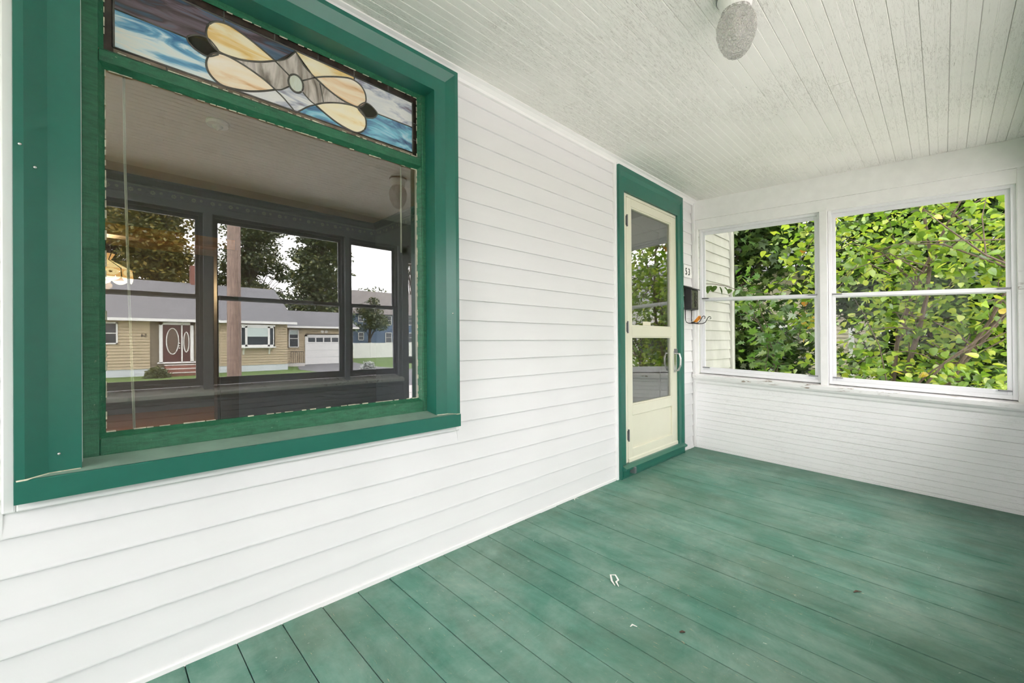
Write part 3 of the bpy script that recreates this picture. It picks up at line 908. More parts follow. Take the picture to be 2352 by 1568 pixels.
for dz in (-0.055, -0.03, 0.0, 0.03, 0.055):
    r = 0.020 - abs(dz) * 0.12
    m.tube([(cxm + r * math.cos(a * math.pi / 6), MD - 0.005, 1.398 + dz + r * 0.8 * math.sin(a * math.pi / 6)) for a in range(13)], 0.0028, 5)
m.build('scroll_relief', M['black_iron'], mb_)
for hx in (3.937, 4.072):
    pts = [(hx, -0.006, 1.31), (hx, -0.006, 1.205), (hx, -0.014, 1.188), (hx, -0.034, 1.178), (hx, -0.070, 1.174), (hx, -0.110, 1.175), (hx, -0.135, 1.187), (hx, -0.149, 1.212), (hx, -0.160, 1.232), (hx, -0.173, 1.238), (hx, -0.184, 1.231), (hx, -0.185, 1.219), (hx, -0.176, 1.216)]
    MB().tube(pts, 0.0036, 6).build('newspaper_hook', M['black_iron'], mb_, smooth=True)
# orange and black ornament caught in the hooks
on = empty('hanging_ornament', (4.00, -0.07, 1.18), 'small orange and black ornament resting in the mailbox hooks', 'ornament')
M['orange'] = plain('orange_enamel', srgb(232, 140, 34), 0.4, 0.3, 60)
m = MB()
for s in (-1, 1):
    m.add([(3.975, -0.060, 1.190), (3.985 + s * 0.012, -0.082, 1.212), (4.000 + s * 0.016, -0.112, 1.248), (4.006 + s * 0.008, -0.118, 1.222), (3.996, -0.088, 1.186), (3.978, -0.066, 1.184)], [(0, 1, 2, 3, 4, 5)])
m.build('wing', M['orange'], on, solid=0.003)
MB().tube([(3.968, -0.046, 1.180), (3.980, -0.066, 1.186), (3.994, -0.092, 1.208), (4.002, -0.108, 1.236)], [0.008, 0.008, 0.006, 0.003], 8).build('ornament_body', M['black'], on, smooth=True)
MB().tube([(3.945, -0.070, 1.1785), (4.066, -0.076, 1.1785)], 0.0025, 6).build('crossbar', M['black_iron'], on)

plate = empty('number_plate', (4.03, 0.0, 1.66), 'white house number plate reading 53 above the mailbox', 'sign')
MB().box(3.915, 4.085, -0.007, -0.0005, 1.607, 1.722).build('plate', M['vinyl_trim'], plate, bevel=0.002)


def text_mesh(body, size, mat, parent, origin, rot, depth=0.002, name='numeral', xs=1.0):
    cu = bpy.data.curves.new(name, 'FONT')
    cu.body = body; cu.size = size; cu.extrude = depth; cu.align_x = 'CENTER'; cu.align_y = 'CENTER'
    to = bpy.data.objects.new(name + '_curve', cu)
    COL.objects.link(to)
    bpy.context.view_layer.update()
    me = bpy.data.meshes.new_from_object(to.evaluated_get(bpy.context.evaluated_depsgraph_get()))
    bpy.data.objects.remove(to)
    me.name = name
    me.materials.clear(); me.materials.append(mat)
    o = bpy.data.objects.new(name, me)
    COL.objects.link(o)
    o.parent = parent
    o.location = Vector(origin) - OFF[parent.name]
    o.rotation_euler = rot
    o.scale = (xs, 1, 1)
    OFF[o.name] = OFF[parent.name]
    return o


text_mesh('5', 0.092, M['black'], plate, (3.958, -0.0085, 1.660), (math.pi / 2, 0, 0), xs=0.85)
text_mesh('3', 0.092, M['black'], plate, (4.020, -0.0085, 1.660), (math.pi / 2, 0, 0), xs=0.85)

# ================================================================== FLOOR DEBRIS
M['chip'] = plain('paint_chip', (0.82, 0.80, 0.76, 1), 0.6, 0.1)
M['dead_leaf'] = plain('dry_leaf', (0.10, 0.06, 0.04, 1), 0.7, 0.3, 30)


def fz(yv): return SAG * yv + 0.002


def strip(name, label, cat, pts, w, mat):
    m = MB()
    for (x, y_, h) in pts:
        pass
    P = [Vector((x, y_, fz(y_) + h)) for x, y_, h in pts]
    vs = []
    for i, p in enumerate(P):
        t = (P[min(i + 1, len(P) - 1)] - P[max(i - 1, 0)]); t.z = 0; t.normalize()
        n = Vector((-t.y, t.x, 0)) * w * (0.35 if i in (0, len(P) - 1) else 1)
        vs += [p + n, p - n]
    m.add(vs, [(2 * i, 2 * i + 1, 2 * i + 3, 2 * i + 2) for i in range(len(P) - 1)])
    return tag(m.build(name, mat, None, solid=0.001), label, cat)


strip('paint_curl', 'looped white paint curl in the middle of the green floor', 'debris', [(1.585, -0.70, 0.002), (1.600, -0.675, 0.006), (1.622, -0.655, 0.014), (1.640, -0.668, 0.012), (1.628, -0.690, 0.004), (1.604, -0.694, 0.008), (1.590, -0.715, 0.002)], 0.004, M['chip'])
strip('paint_curl', 'small white curl lying against the foot of the siding', 'debris', [(2.195, -0.030, 0.001), (2.205, -0.018, 0.005), (2.222, -0.017, 0.006), (2.232, -0.032, 0.002)], 0.004, M['chip'])
strip('paint_curl', 'short white paint sliver on the floor in front of the looped curl', 'debris', [(1.405, -0.875, 0.002), (1.416, -0.878, 0.006), (1.425, -0.892, 0.001)], 0.004, M['chip'])
strip('leaf_scrap', 'dark dry leaf scrap on the floor right of the white sliver', 'debris', [(1.512, -1.012, 0.002), (1.522, -1.020, 0.004), (1.530, -1.024, 0.001)], 0.006, M['dead_leaf'])
strip('leaf_scrap', 'dark dry leaf scrap on the floor nearest the end wall', 'debris', [(2.300, -1.415, 0.002), (2.318, -1.424, 0.004), (2.332, -1.437, 0.001)], 0.006, M['dead_leaf'])

# ================================================================== ROOM BEHIND THE WINDOW
RX0, RX1, RY0, RY1, RZ = -2.2, 2.39, 0.15, 3.0, 2.408
box('room_floor', M['brown_wood'], None, RX0, 5.0, RY0, 6.7, -0.05, 0.05, kind='structure')
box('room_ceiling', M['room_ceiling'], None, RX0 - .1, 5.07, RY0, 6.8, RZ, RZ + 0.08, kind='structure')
lr = MB()
for a, b, c, d in ((RY0, 0.55, 0.05, RZ), (2.65, 6.7, 0.05, RZ), (0.55, 2.65, 0.05, 0.60), (0.55, 2.65, 2.10, RZ)):
    lr.box(RX0 - 0.1, RX0, a, b, c, d)
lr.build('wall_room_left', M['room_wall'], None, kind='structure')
storm_window(0.55, 2.65, 0.60, 2.10, 1.35, RX0, 'y', -1, False)  # unseen window added to let daylight into the room
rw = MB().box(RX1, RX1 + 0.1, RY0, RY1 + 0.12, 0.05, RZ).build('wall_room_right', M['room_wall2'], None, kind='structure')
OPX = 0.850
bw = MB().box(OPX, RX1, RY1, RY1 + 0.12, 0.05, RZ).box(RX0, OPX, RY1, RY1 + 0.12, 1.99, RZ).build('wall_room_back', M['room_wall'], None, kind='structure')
M['lit_wood'] = plain('lamplit_oak', (0.34, 0.17, 0.065, 1), 0.4, 0.3, 3, stretch=(1, 12, 12))  # header wood coloured lighter, with the lamp's glow in the tone
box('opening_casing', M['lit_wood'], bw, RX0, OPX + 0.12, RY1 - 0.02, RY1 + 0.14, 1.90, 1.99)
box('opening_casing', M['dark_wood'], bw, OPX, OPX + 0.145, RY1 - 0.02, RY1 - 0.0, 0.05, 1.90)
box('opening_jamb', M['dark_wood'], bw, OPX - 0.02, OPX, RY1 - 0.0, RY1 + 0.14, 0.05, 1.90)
box('wall_room_far', M['room_wall'], None, RX0, 5.07, 6.4, 6.5, 0.05, RZ, kind='structure')
M['border'] = plain('blue_wallpaper_border', (0.10, 0.105, 0.14, 1), 0.7, 0.25, 60)
M['daisy'] = plain('pale_daisy', (0.34, 0.34, 0.24, 1), 0.7, 0.2, 60)
M['crown'] = plain('dark_crown_moulding', (0.028, 0.022, 0.014, 1), 0.5, 0.2)


def crown_run(parent, a, b, axis, plane, sg):
    pf_ = [(0, RZ), (0.05, RZ), (0.046, RZ - 0.02), (0.02, RZ - 0.045), (0.012, RZ - 0.058), (0, RZ - 0.06)]
    MB().prism([(plane + sg * d, z) for d, z in pf_], a, b, axis).build('crown_moulding', M['crown'], parent)
    p, q = sorted((plane, plane + sg * 0.003))
    mm = MB().box(a, b, p, q, RZ - 0.142, RZ - 0.058) if axis == 'x' else MB().box(p, q, a, b, RZ - 0.142, RZ - 0.058)
    bo = mm.build('wallpaper_border', M['border'], parent)
    dm = MB()
    u = a + 0.06
    kk = 0
    while u < b - 0.05:
        r = 0.020 if kk % 2 == 0 else 0.013
        zc = RZ - 0.108 + (0.004 if kk % 2 else -0.002)
        for i in range(8):
            an = i * math.pi / 4 + 0.3 * kk
            ca, sa = math.cos(an), math.sin(an)
            pts = [(0.15 * r, 0), (0.7 * r, 0.16 * r), (r, 0), (0.7 * r, -0.16 * r)]
            q = [(u + ca * s - sa * t, zc + sa * s + ca * t) for s, t in pts]
            d = plane + sg * 0.0042
            dm.add([(x_, d, z_) if axis == 'x' else (d, x_, z_) for x_, z_ in q], [(0, 1, 2, 3)])
        u += 0.055 if kk % 2 == 0 else 0.085
        kk += 1
    dm.build('daisy_pattern', M['daisy'], bo, kind='stuff')
    lm = MB()
    u = a + 0.01
    while u < b - 0.02:
        for s in (-1, 1):
            q = [(u, RZ - 0.064 - 0.012 * (s < 0)), (u + 0.012, RZ - 0.064 - 0.012 * (s > 0))]
            (x1_, z1_), (x2_, z2_) = q
            d = plane + sg * 0.004
            pts = [(x1_, z1_ - .001), (x2_, z2_ - .001), (x2_, z2_ + .001), (x1_, z1_ + .001)]
            lm.add([(x_, d, z_) if axis == 'x' else (d, x_, z_) for x_, z_ in pts], [(0, 1, 2, 3)])
        u += 0.012
    lm.build('lattice_edge', M['daisy'], bo, kind='stuff')


crown_run(bw, RX0, RX1, 'x', RY1, -1)
crown_run(rw, RY0, RY1, 'y', RX1, -1)
# pendant lamp in the room behind
pl = empty('pendant_lamp', (0.112, 4.2, 1.60), 'lit stained glass pendant lamp with a scalloped edge seen through the window', 'lamp')
M['shade'] = None
t = NT('lit_cream_glass')
em = t.node('ShaderNodeEmission'); em.inputs['Color'].default_value = (1.0, 0.72, 0.34, 1); em.inputs['Strength'].default_value = 0.50
t.l.new(em.outputs[0], t.out.inputs[0]); M['shade'] = t.m
t = NT('lit_amber_glass')
em = t.node('ShaderNodeEmission'); em.inputs['Color'].default_value = (1.0, 0.52, 0.18, 1); em.inputs['Strength'].default_value = 0.42
t.l.new(em.outputs[0], t.out.inputs[0]); M['shade2'] = t.m
t = NT('lit_white_glass')
em = t.node('ShaderNodeEmission'); em.inputs['Color'].default_value = (1.0, 0.88, 0.62, 1); em.inputs['Strength'].default_value = 0.75
t.l.new(em.outputs[0], t.out.inputs[0]); M['shade3'] = t.m
PC = (0.112, 4.2)
NS = 8
ring = lambda r, z, k: (PC[0] + r * math.cos((k + 0.5) * 2 * math.pi / NS + 0.15), PC[1] + r * math.sin((k + 0.5) * 2 * math.pi / NS + 0.15), z)
for k in range(NS):
    for nm, (r0, z0), (r1, z1), mt in (('crown_panel', (0.075, 1.932), (0.040, 1.870), 'shade2'), ('shade_panel', (0.040, 1.870), (0.205, 1.775), 'shade'), ('skirt_panel', (0.205, 1.775), (0.215, 1.690), 'shade2')):
        MB().add([ring(r0, z0, k), ring(r0, z0, k + 1), ring(r1, z1, k + 1), ring(r1, z1, k)], [(0, 1, 2, 3)]).build(nm, M[mt], pl)
    # oval cream inset with a dark motif and scalloped lower edge on each skirt panel
    a, b = Vector(ring(0.2125, 1.735, k)), Vector(ring(0.2125, 1.735, k + 1))
    mid = (a + b) / 2; uu = (b - a) / 2; oo = Vector((mid.x - PC[0], mid.y - PC[1], 0)).normalized() * 0.006
    ovp = [mid + oo + uu * 0.8 * math.cos(i * math.pi / 8) + Vector((0, 0, 0.034 * math.sin(i * math.pi / 8))) for i in range(16)]
    MB().add(ovp, [tuple(range(16))]).build('oval_inset', M['shade'], pl)
    md = [mid + oo * 1.5 + (uu * 0.25 * math.cos(i * math.pi / 5) + Vector((0, 0, 0.014 * math.sin(i * math.pi / 5)))) * (1 if i % 2 else 0.5) for i in range(10)]
    MB().add(md, [tuple(range(10))]).build('flower_motif', M['brown_wood'], pl)
    lo = [a + oo * 0 + Vector((0, 0, -0.045))] + [a + (b - a) * (i / 8) + Vector((0, 0, -0.045 - 0.045 * math.sin(math.pi * i / 8) ** 0.7)) for i in range(1, 8)] + [b + Vector((0, 0, -0.045))]
    MB().add(lo, [tuple(range(len(lo)))]).build('scallop', M['shade3'], pl)
    MB().tube([ring(0.076, 1.932, k), ring(0.041, 1.870, k), ring(0.206, 1.775, k), ring(0.216, 1.690, k)], 0.005, 4).build('lead_rib', M['black'], pl)
MB().tube([(PC[0], PC[1], 1.93), (PC[0], PC[1], RZ)], 0.006, 6).build('chain', M['black'], pl)
ld = bpy.data.lights.new('pendant_bulb', 'POINT'); ld.energy = 30; ld.color = (1, 0.66, 0.34); ld.shadow_soft_size = 0.05
lo_ = bpy.data.objects.new('pendant_bulb', ld); COL.objects.link(lo_); lo_.parent = pl; lo_.location = (0, 0, 0.02)
# small bare lampholder on the room ceiling
fx = empty('ceiling_lampholder', (0.572, 1.50, RZ), 'small round lampholder on the dim room ceiling behind the window', 'light')
MB().lathe([(0.0, 0.0), (0.060, 0.0), (0.062, -0.010), (0.058, -0.026), (0.030, -0.030), (0.024, -0.040), (0.0, -0.058)], (0.572, 1.50, RZ), 24).build('lampholder', M['white'], fx)

# ================================================================== OUTDOORS
M['grass'] = plain('lawn_grass', (0.10, 0.17, 0.035, 1), 0.9, 0.35, 12, 0.4)
M['asphalt'] = plain('asphalt', (0.18, 0.18, 0.19, 1), 0.9, 0.1, 30)
M['concrete'] = plain('concrete', (0.66, 0.63, 0.60, 1), 0.85, 0.08, 10)


def ground_z(y_):
    if y_ > -28: return GZ
    if y_ > -31: return GZ + 0.22 * (-28 - y_) / 3
    return -0.43 + 0.06 * min(1, (-31 - y_) / 7)


g = MB()
ys = [60, 5.7, 0, -10.3, -23.6, -28, -31, -38, -130]
xs = [-90, -2, 5.3, 40, 150]
for i in range(len(ys) - 1):
    for j in range(len(xs) - 1):
        a, b = ys[i], ys[i + 1]
        g.add([(xs[j], a, ground_z(a)), (xs[j], b, ground_z(b)), (xs[j + 1], b, ground_z(b)), (xs[j + 1], a, ground_z(a))], [(0, 1, 2, 3)])
g.build('ground', M['grass'], None, kind='structure')
box('road', M['asphalt'], None, -90, 150, -23.2, -13.0, GZ - .1, GZ + 0.012, kind='structure')
box('sidewalk', M['concrete'], None, -90, 150, -12.9, -10.8, GZ - .1, GZ + 0.03, kind='structure')
dr = MB().add([(10.6, -31, -0.425), (14.9, -31, -0.425), (14.9, -28, -0.64), (14.9, -23.1, -0.64), (9.8, -23.1, -0.64), (9.8, -28, -0.64)], [(0, 1, 2, 3, 4, 5)])
dr.build('driveway', M['asphalt'], None, kind='structure')
box('bounce_pad', M['concrete'], None, -12, 14, -10.75, YF - 0.13, GZ - .1, GZ + 0.02, kind='structure')  # unseen pale pad added to bounce daylight up to the porch ceiling
# porch skirt and house body below the floor
box('porch_skirt', M['white'], None, XL, XE + 0.1, YF - 0.1, YF - 0.05, GZ, -0.14, kind='structure')

# ---- utility pole
M['pole'] = plain('weathered_pole_wood', (0.26, 0.19, 0.155, 1), 0.85, 0.35, 4, 0.5, stretch=(12, 12, 1))
tag(MB().tube([(2.40, -9.84, GZ - .2), (2.40, -9.84, 2.0), (2.42, -9.86, 9.0)], [0.150, 0.140, 0.115], 14).build('utility_pole', M['pole'], None, smooth=True), 'weathered wooden utility pole standing by the road, reflected in the big window', 'pole')

# ---- tan ranch house across the road
M['tan'] = plain('tan_clapboard', srgb(186, 170, 142), 0.7, 0.05)
M['tan2'] = plain('brown_grey_board', srgb(122, 112, 96), 0.7, 0.05)
M['roof'] = plain('grey_shingles', (0.17, 0.17, 0.18, 1), 0.9, 0.18, 3, 0.3, stretch=(1, 12, 12))
M['found'] = plain('painted_foundation', (0.62, 0.66, 0.70, 1), 0.8, 0.05)
M['maroon'] = plain('maroon_door', (0.085, 0.03, 0.028, 1), 0.4, 0.1)
M['brick'] = plain('red_brick', (0.23, 0.10, 0.075, 1), 0.85, 0.3, 20, 0.4)
M['dark_glass'] = plain('dark_window_glass', (0.05, 0.06, 0.07, 1), 0.08, 0.3, 3)
M['shade_blind'] = plain('pale_roller_shade', (0.55, 0.64, 0.62, 1), 0.6, 0.03)
RYF = -28.34
ra = empty('ranch_house', (4, RYF, GZ), 'tan ranch house with grey roof and maroon door across the road, reflected in the window', 'house')


def laps(x0, x1, z0, z1, yf, step=0.15, holes=()):
    m = MB()
    z = z0
    while z < z1 - 0.01:
        zt = min(z + step, z1)
        segs = [(x0, x1)]
        for a, b, c, d in holes:
            if zt > c and z < d:
                ns = []
                for p, q in segs:
                    if b <= p or a >= q: ns.append((p, q)); continue
                    if a > p: ns.append((p, a))
                    if b < q: ns.append((b, q))
                segs = ns
        for p, q in segs:
            m.prism([(yf - 0.05, z), (yf + 0.040, z), (yf + 0.004, zt), (yf - 0.05, zt)], p, q)
        z = zt
    return m


def far_window(parent, x0, x1, z0, z1, yf, frame, blind=0.0):
    m = MB(); w = 0.07
    for a, b, c, d in ((x0, x0 + w, z0, z1), (x1 - w, x1, z0, z1), (x0, x1, z1 - w, z1), (x0, x1, z0, z0 + w), (x0 + w, x1 - w, (z0 + z1) / 2 - 0.025, (z0 + z1) / 2 + 0.025)):
        m.box(a, b, yf, yf + 0.06, c, d)
    o = m.build('window', frame, parent)
    box('pane', M['dark_glass'], o, x0 + w, x1 - w, yf + 0.01, yf + 0.02, z0 + w, z1 - w)
    if blind:
        box('blind', M['shade_blind'], o, x0 + w, x1 - w, yf + 0.02, yf + 0.026, z1 - w - blind, z1 - w)
    return o


laps(-9, 9.17, -0.23, 2.40, RYF, 0.16, [(2.30, 4.30, -0.3, 2.4)]).build('siding', M['tan'], ra)
box('house_body', M['tan2'], ra, -9, 9.17, RYF - 8, RYF - 0.05, GZ, 2.45)
box('foundation', M['found'], ra, -9, 9.2, RYF - 0.02, RYF + 0.01, GZ - .2, -0.22)
m = MB()
ROV = 0.45
m.add([(-9.5, RYF + ROV, 2.42), (9.62, RYF + ROV, 2.42), (9.5, RYF - 4, 5.02), (-9.5, RYF - 4, 5.02), (9.62, RYF - 8.4, 2.42), (-9.5, RYF - 8.4, 2.42)], [(0, 1, 2, 3), (3, 2, 4, 5), (1, 4, 2), (0, 3, 5)])
m.build('roof', M['roof'], ra)
box('fascia', M['white'], ra, -9.5, 9.64, RYF + ROV - 0.02, RYF + ROV + 0.03, 2.32, 2.47)
box('soffit', M['white'], ra, -9.5, 9.62, RYF, RYF + ROV, 2.38, 2.40)
box('chimney', M['brick'], ra, 4.62, 5.15, RYF - 4.4, RYF - 3.8, 4.2, 6.15)
far_window(ra, -0.75, 1.02, 1.10, 2.24, RYF + 0.03, M['white'])
# entry: recess board, door with oval light, sidelight, brick steps
box('entry_panel', M['tan2'], ra, 2.30, 4.30, RYF - 0.06, RYF - 0.02, -0.24, 2.4)
en = MB()
for a, b, c, d in ((2.68, 2.83, 0.06, 2.30), (4.05, 4.20, 0.06, 2.30), (2.68, 4.20, 2.16, 2.30), (3.64, 3.70, 0.06, 2.2), (2.60, 4.30, 0.02, 0.10)):
    en.box(a, b, RYF - 0.02, RYF + 0.10, c, d)
en.build('door_frame', M['white'], ra)
dr_ = box('front_door', M['maroon'], ra, 2.83, 3.64, RYF - 0.01, RYF + 0.03, 0.10, 2.16)
sl_ = box('sidelight', M['maroon'], ra, 3.70, 4.05, RYF - 0.01, RYF + 0.03, 0.10, 2.16)
for par, cx_, cz_, a_, b_ in ((dr_, 3.26, 1.25, 0.27, 0.72), (sl_, 3.875, 1.20, 0.12, 0.56)):
    pts = [(cx_ + a_ * math.cos(i * math.pi / 14), RYF + 0.035, cz_ + b_ * math.sin(i * math.pi / 14)) for i in range(29)]
    MB().tube(pts, 0.028, 5).build('oval_frame', M['white'], par)
    MB().add([(p[0], RYF + 0.036, p[2]) for p in pts[:-1]], [tuple(range(28))]).build('oval_glass', plain('oval_glass_brown', (0.13, 0.09, 0.07, 1), 0.2), par)
for z in (1.12, 0.98, 0.86):
    MB().lathe([(0.0, 0.06), (0.035, 0.05), (0.035, 0.0)], (3.56, RYF + 0.03, z), 10, 'y').build('lock', M['chrome'], dr_)
for i in range(3):
    st_ = box('brick_step', M['brick'], ra, 2.9 - .0 * i, 4.6, RYF + 0.02, RYF + 0.45 + 0.32 * (2 - i), GZ + 0.0 + 0.2 * i - (0.05 if i else 0.1), GZ + 0.16 + 0.2 * i)
    box('tread', M['concrete'], st_, 2.88, 4.62, RYF + 0.02, RYF + 0.47 + 0.32 * (2 - i), GZ + 0.16 + 0.2 * i, GZ + 0.20 + 0.2 * i)
t54 = text_mesh('54', 0.26, M['black'], ra, (2.05, RYF + 0.04, 1.55), (math.pi / 2, 0, math.pi), 0.01, 'house_number')
# bay window with shelf and brackets
bay = MB()
BX0, BX1, BZ0, BZ1, BY = 6.43, 8.35, 0.92, 2.16, RYF + 0.32
for a, b, c, d in ((BX0, BX0 + 0.09, BZ0, BZ1), (BX1 - 0.09, BX1, BZ0, BZ1), (BX0, BX1, BZ1 - 0.1, BZ1), (BX0, BX1, BZ0, BZ0 + 0.1), (BX0 + 0.28, BX0 + 0.40, BZ0, BZ1), (BX1 - 0.40, BX1 - 0.28, BZ0, BZ1)):
    bay.box(a, b, BY - 0.06, BY, c, d)
bay.box(BX0 - 0.06, BX1 + 0.06, RYF, BY + 0.05, BZ0 - 0.10, BZ0)
bay.box(BX0 - 0.02, BX1 + 0.02, RYF, BY + 0.02, BZ1, BZ1 + 0.10)
bay.box(BX0, BX0 + 0.05, RYF, BY, BZ0, BZ1).box(BX1 - 0.05, BX1, RYF, BY, BZ0, BZ1)
bo_ = bay.build('bay_window', M['white'], ra)
box('pane', M['dark_glass'], bo_, BX0 + 0.06, BX1 - 0.06, BY - 0.04, BY - 0.03, BZ0 + 0.05, BZ1 - 0.05)
box('blind', M['shade_blind'], bo_, BX0 + 0.40, BX1 - 0.40, BY - 0.03, BY - 0.025, 1.52, BZ1 - 0.1)
for bx_ in (BX0 + 0.20, BX1 - 0.30):
    MB().prism([(RYF + 0.02, 0.82), (RYF + 0.28, 0.82), (RYF + 0.12, 0.66), (RYF + 0.05, 0.42), (RYF + 0.02, 0.42)], bx_, bx_ + 0.09).build('bracket', M['white'], bo_)
# garage wing
GYF = -30.84
laps(9.2, 14.7, -0.43, 2.25, GYF, 0.16, [(11.15, 13.75, -0.5, 1.66)]).build('garage_siding', M['tan'], ra)
box('garage_body', M['tan2'], ra, 9.2, 14.7, GYF - 6, GYF - 0.05, -0.7, 2.3)
m = MB().add([(9.2, GYF + 0.45, 2.28), (15.0, GYF + 0.45, 2.28), (15.0, GYF - 3.2, 3.68), (9.2, GYF - 3.2, 3.68), (15.0, GYF - 6.6, 2.28), (9.2, GYF - 6.6, 2.28)], [(0, 1, 2, 3), (3, 2, 4, 5), (1, 4, 2)])
m.build('garage_roof', M['roof'], ra)
box('garage_fascia', M['white'], ra, 9.7, 15.02, GYF + 0.43, GYF + 0.48, 2.20, 2.33)
far_window(ra, 10.0, 10.68, 0.80, 2.10, GYF + 0.03, M['white'], 0.3)
gd = MB()
gfr = MB()
for a, b, c, d in ((11.10, 11.25, -0.45, 1.72), (13.62, 13.77, -0.45, 1.72), (11.10, 13.77, 1.60, 1.72)):
    gfr.box(a, b, GYF + 0.0, GYF + 0.09, c, d)
gfr.build('garage_door_frame', M['white'], ra)
for i in range(4):
    z0 = -0.44 + 0.51 * i
    po = box('garage_door_panel', M['white'], ra, 11.25, 13.62, GYF + 0.0, GYF + 0.04, z0 + 0.006, z0 + 0.504)
    if i == 3:
        for j in range(4):
            xa = 11.34 + 0.57 * j
            box('pane', M['dark_glass'], po, xa, xa + 0.48, GYF + 0.041, GYF + 0.045, z0 + 0.10, z0 + 0.42)
ml = MB().lathe([(0.0, 0.05), (0.10, 0.04), (0.12, 0.0)], (12.35, GYF + 0.02, 1.96), 12, 'y').lathe([(0.0, 0.05), (0.10, 0.04), (0.12, 0.0)], (12.65, GYF + 0.02, 1.96), 12, 'y')
ml.build('wall_medallion', M['white'], ra)
# iron railing at the side stoop
rl = empty('stoop_railing', (10.3, -29.9, -0.5), 'small black iron railing by the ranch house side stoop', 'railing')
box('stoop', M['concrete'], rl, 9.6, 10.8, -30.75, -29.9, -0.6, -0.30)
m = MB()
for i in range(7):
    m.box(9.9 + i * 0.13, 9.92 + i * 0.13, -29.96, -29.94, -0.30, 0.50)
m.build('balusters', M['black'], rl)
box('top_rail', M['black'], rl, 9.86, 10.72, -29.97, -29.93, 0.50, 0.54)

# ---- blue two-storey house and white fence
M['blue'] = plain('blue_clapboard', srgb(92, 112, 138), 0.7, 0.04)
M['roof2'] = plain('brown_shingles', (0.22, 0.20, 0.19, 1), 0.9, 0.15, 3)
BYF = -47.84
bl = empty('blue_house', (30, BYF, -0.4), 'blue two-storey house behind the white fence, reflected in the window', 'house')
laps(20.6, 44, -0.5, 4.72, BYF, 0.2).build('siding', M['blue'], bl)
box('house_body', M['blue'], bl, 20.6, 44, BYF - 9, BYF - 0.05, -0.5, 4.75)
MB().add([(20.2, BYF + 0.4, 4.7), (44.4, BYF + 0.4, 4.7), (44.4, BYF - 4.5, 8.1), (24.4, BYF - 4.5, 8.1), (44.4, BYF - 9.4, 4.7), (20.2, BYF - 9.4, 4.7)], [(0, 1, 2, 3), (3, 2, 4, 5), (0, 3, 5)]).build('roof', M['roof2'], bl)
for x0, x1, z0, z1 in ((26.5, 27.45, 3.40, 4.60), (26.55, 27.45, 1.15, 2.46), (23.0, 23.7, 1.48, 2.46), (23.0, 23.7, 3.70, 4.5), (29.8, 30.8, 3.45, 4.6), (29.8, 30.8, 1.15, 2.46), (34, 35, 3.4, 4.6)):
    far_window(bl, x0, x1, z0, z1, BYF + 0.03, M['white'])
fe = empty('white_fence', (24, -37.84, -0.36), 'long white vinyl fence in front of the blue house', 'fence')
for i in range(9):
    xa = 17.2 + 2.4 * i
    box('fence_post', M['white'], fe, xa, xa + 0.13, -37.91, -37.78, -0.42, 1.17)
    pn = box('fence_panel', M['white'], fe, xa + 0.13, xa + 2.40, -37.86, -37.82, -0.34, 1.08)
    box('fence_rail', M['white'], pn, xa + 0.13, xa + 2.40, -37.87, -37.81, 1.06, 1.12)

# ---- neighbours' houses beyond the end wall
M['beige'] = plain('beige_siding', srgb(196, 188, 164), 0.7, 0.04)


def side_house(name, label, x0, y0, y1, z1, roof_z, mat, wins):
    h = empty(name, (x0, (y0 + y1) / 2, GZ), label, 'house')
    m = MB()
    z = GZ - 0.1
    while z < z1:
        m.prism([(x0 + 0.02, z), (x0 - 0.020, z), (x0 - 0.002, z + 0.115), (x0 + 0.02, z + 0.115)], y0, y1, 'y')
        z += 0.115
    m.build('siding', mat, h)
    box('house_body', mat, h, x0 + 0.02, x0 + 7, y0, y1, GZ - 0.1, z1)
    MB().add([(x0 - 0.5, y0 - 0.4, z1), (x0 - 0.5, y1 + 0.4, z1), (x0 + 3.5, y1 + 0.4, roof_z), (x0 + 3.5, y0 - 0.4, roof_z), (x0 + 7.4, y1 + 0.4, z1), (x0 + 7.4, y0 - 0.4, z1)], [(0, 1, 2, 3), (3, 2, 4, 5), (0, 3, 5), (1, 4, 2)]).build('roof', M['roof'], h)
    for yy in (y0, y1 - 0.12):
        box('corner_board', M['white'], h, x0 - 0.03, x0 + 0.02, yy, yy + 0.12, GZ, z1)
    for ya, yb, za, zb in wins:
        mm = MB()
        for a, b, c, d in ((ya, ya + 0.08, za, zb), (yb - 0.08, yb, za, zb), (ya, yb, zb - 0.08, zb), (ya, yb, za, za + 0.08)):
            mm.box(x0 - 0.05, x0 - 0.01, a, b, c, d)
        wo = mm.build('window', M['white'], h)
        box('pane', M['dark_glass'], wo, x0 - 0.03, x0 - 0.025, ya + 0.08, yb - 0.08, za + 0.08, zb - 0.08)
    return h


side_house('neighbour_house', 'beige sided house glimpsed low through the leaves of the left end window', 15.5, 0.1, 8.0, 3.2, 5.4, M['beige'], [(1.55, 2.62, 0.52, 1.5), (4.0, 5.0, 0.5, 1.5)])
side_house('neighbour_house', 'white sided house glimpsed low at the right of the right end window', 14.0, -9.5, -1.55, 2.4, 4.4, M['white'], [(-2.2, -1.75, -0.2, 0.62), (-6.0, -5.0, 0.4, 1.5)])

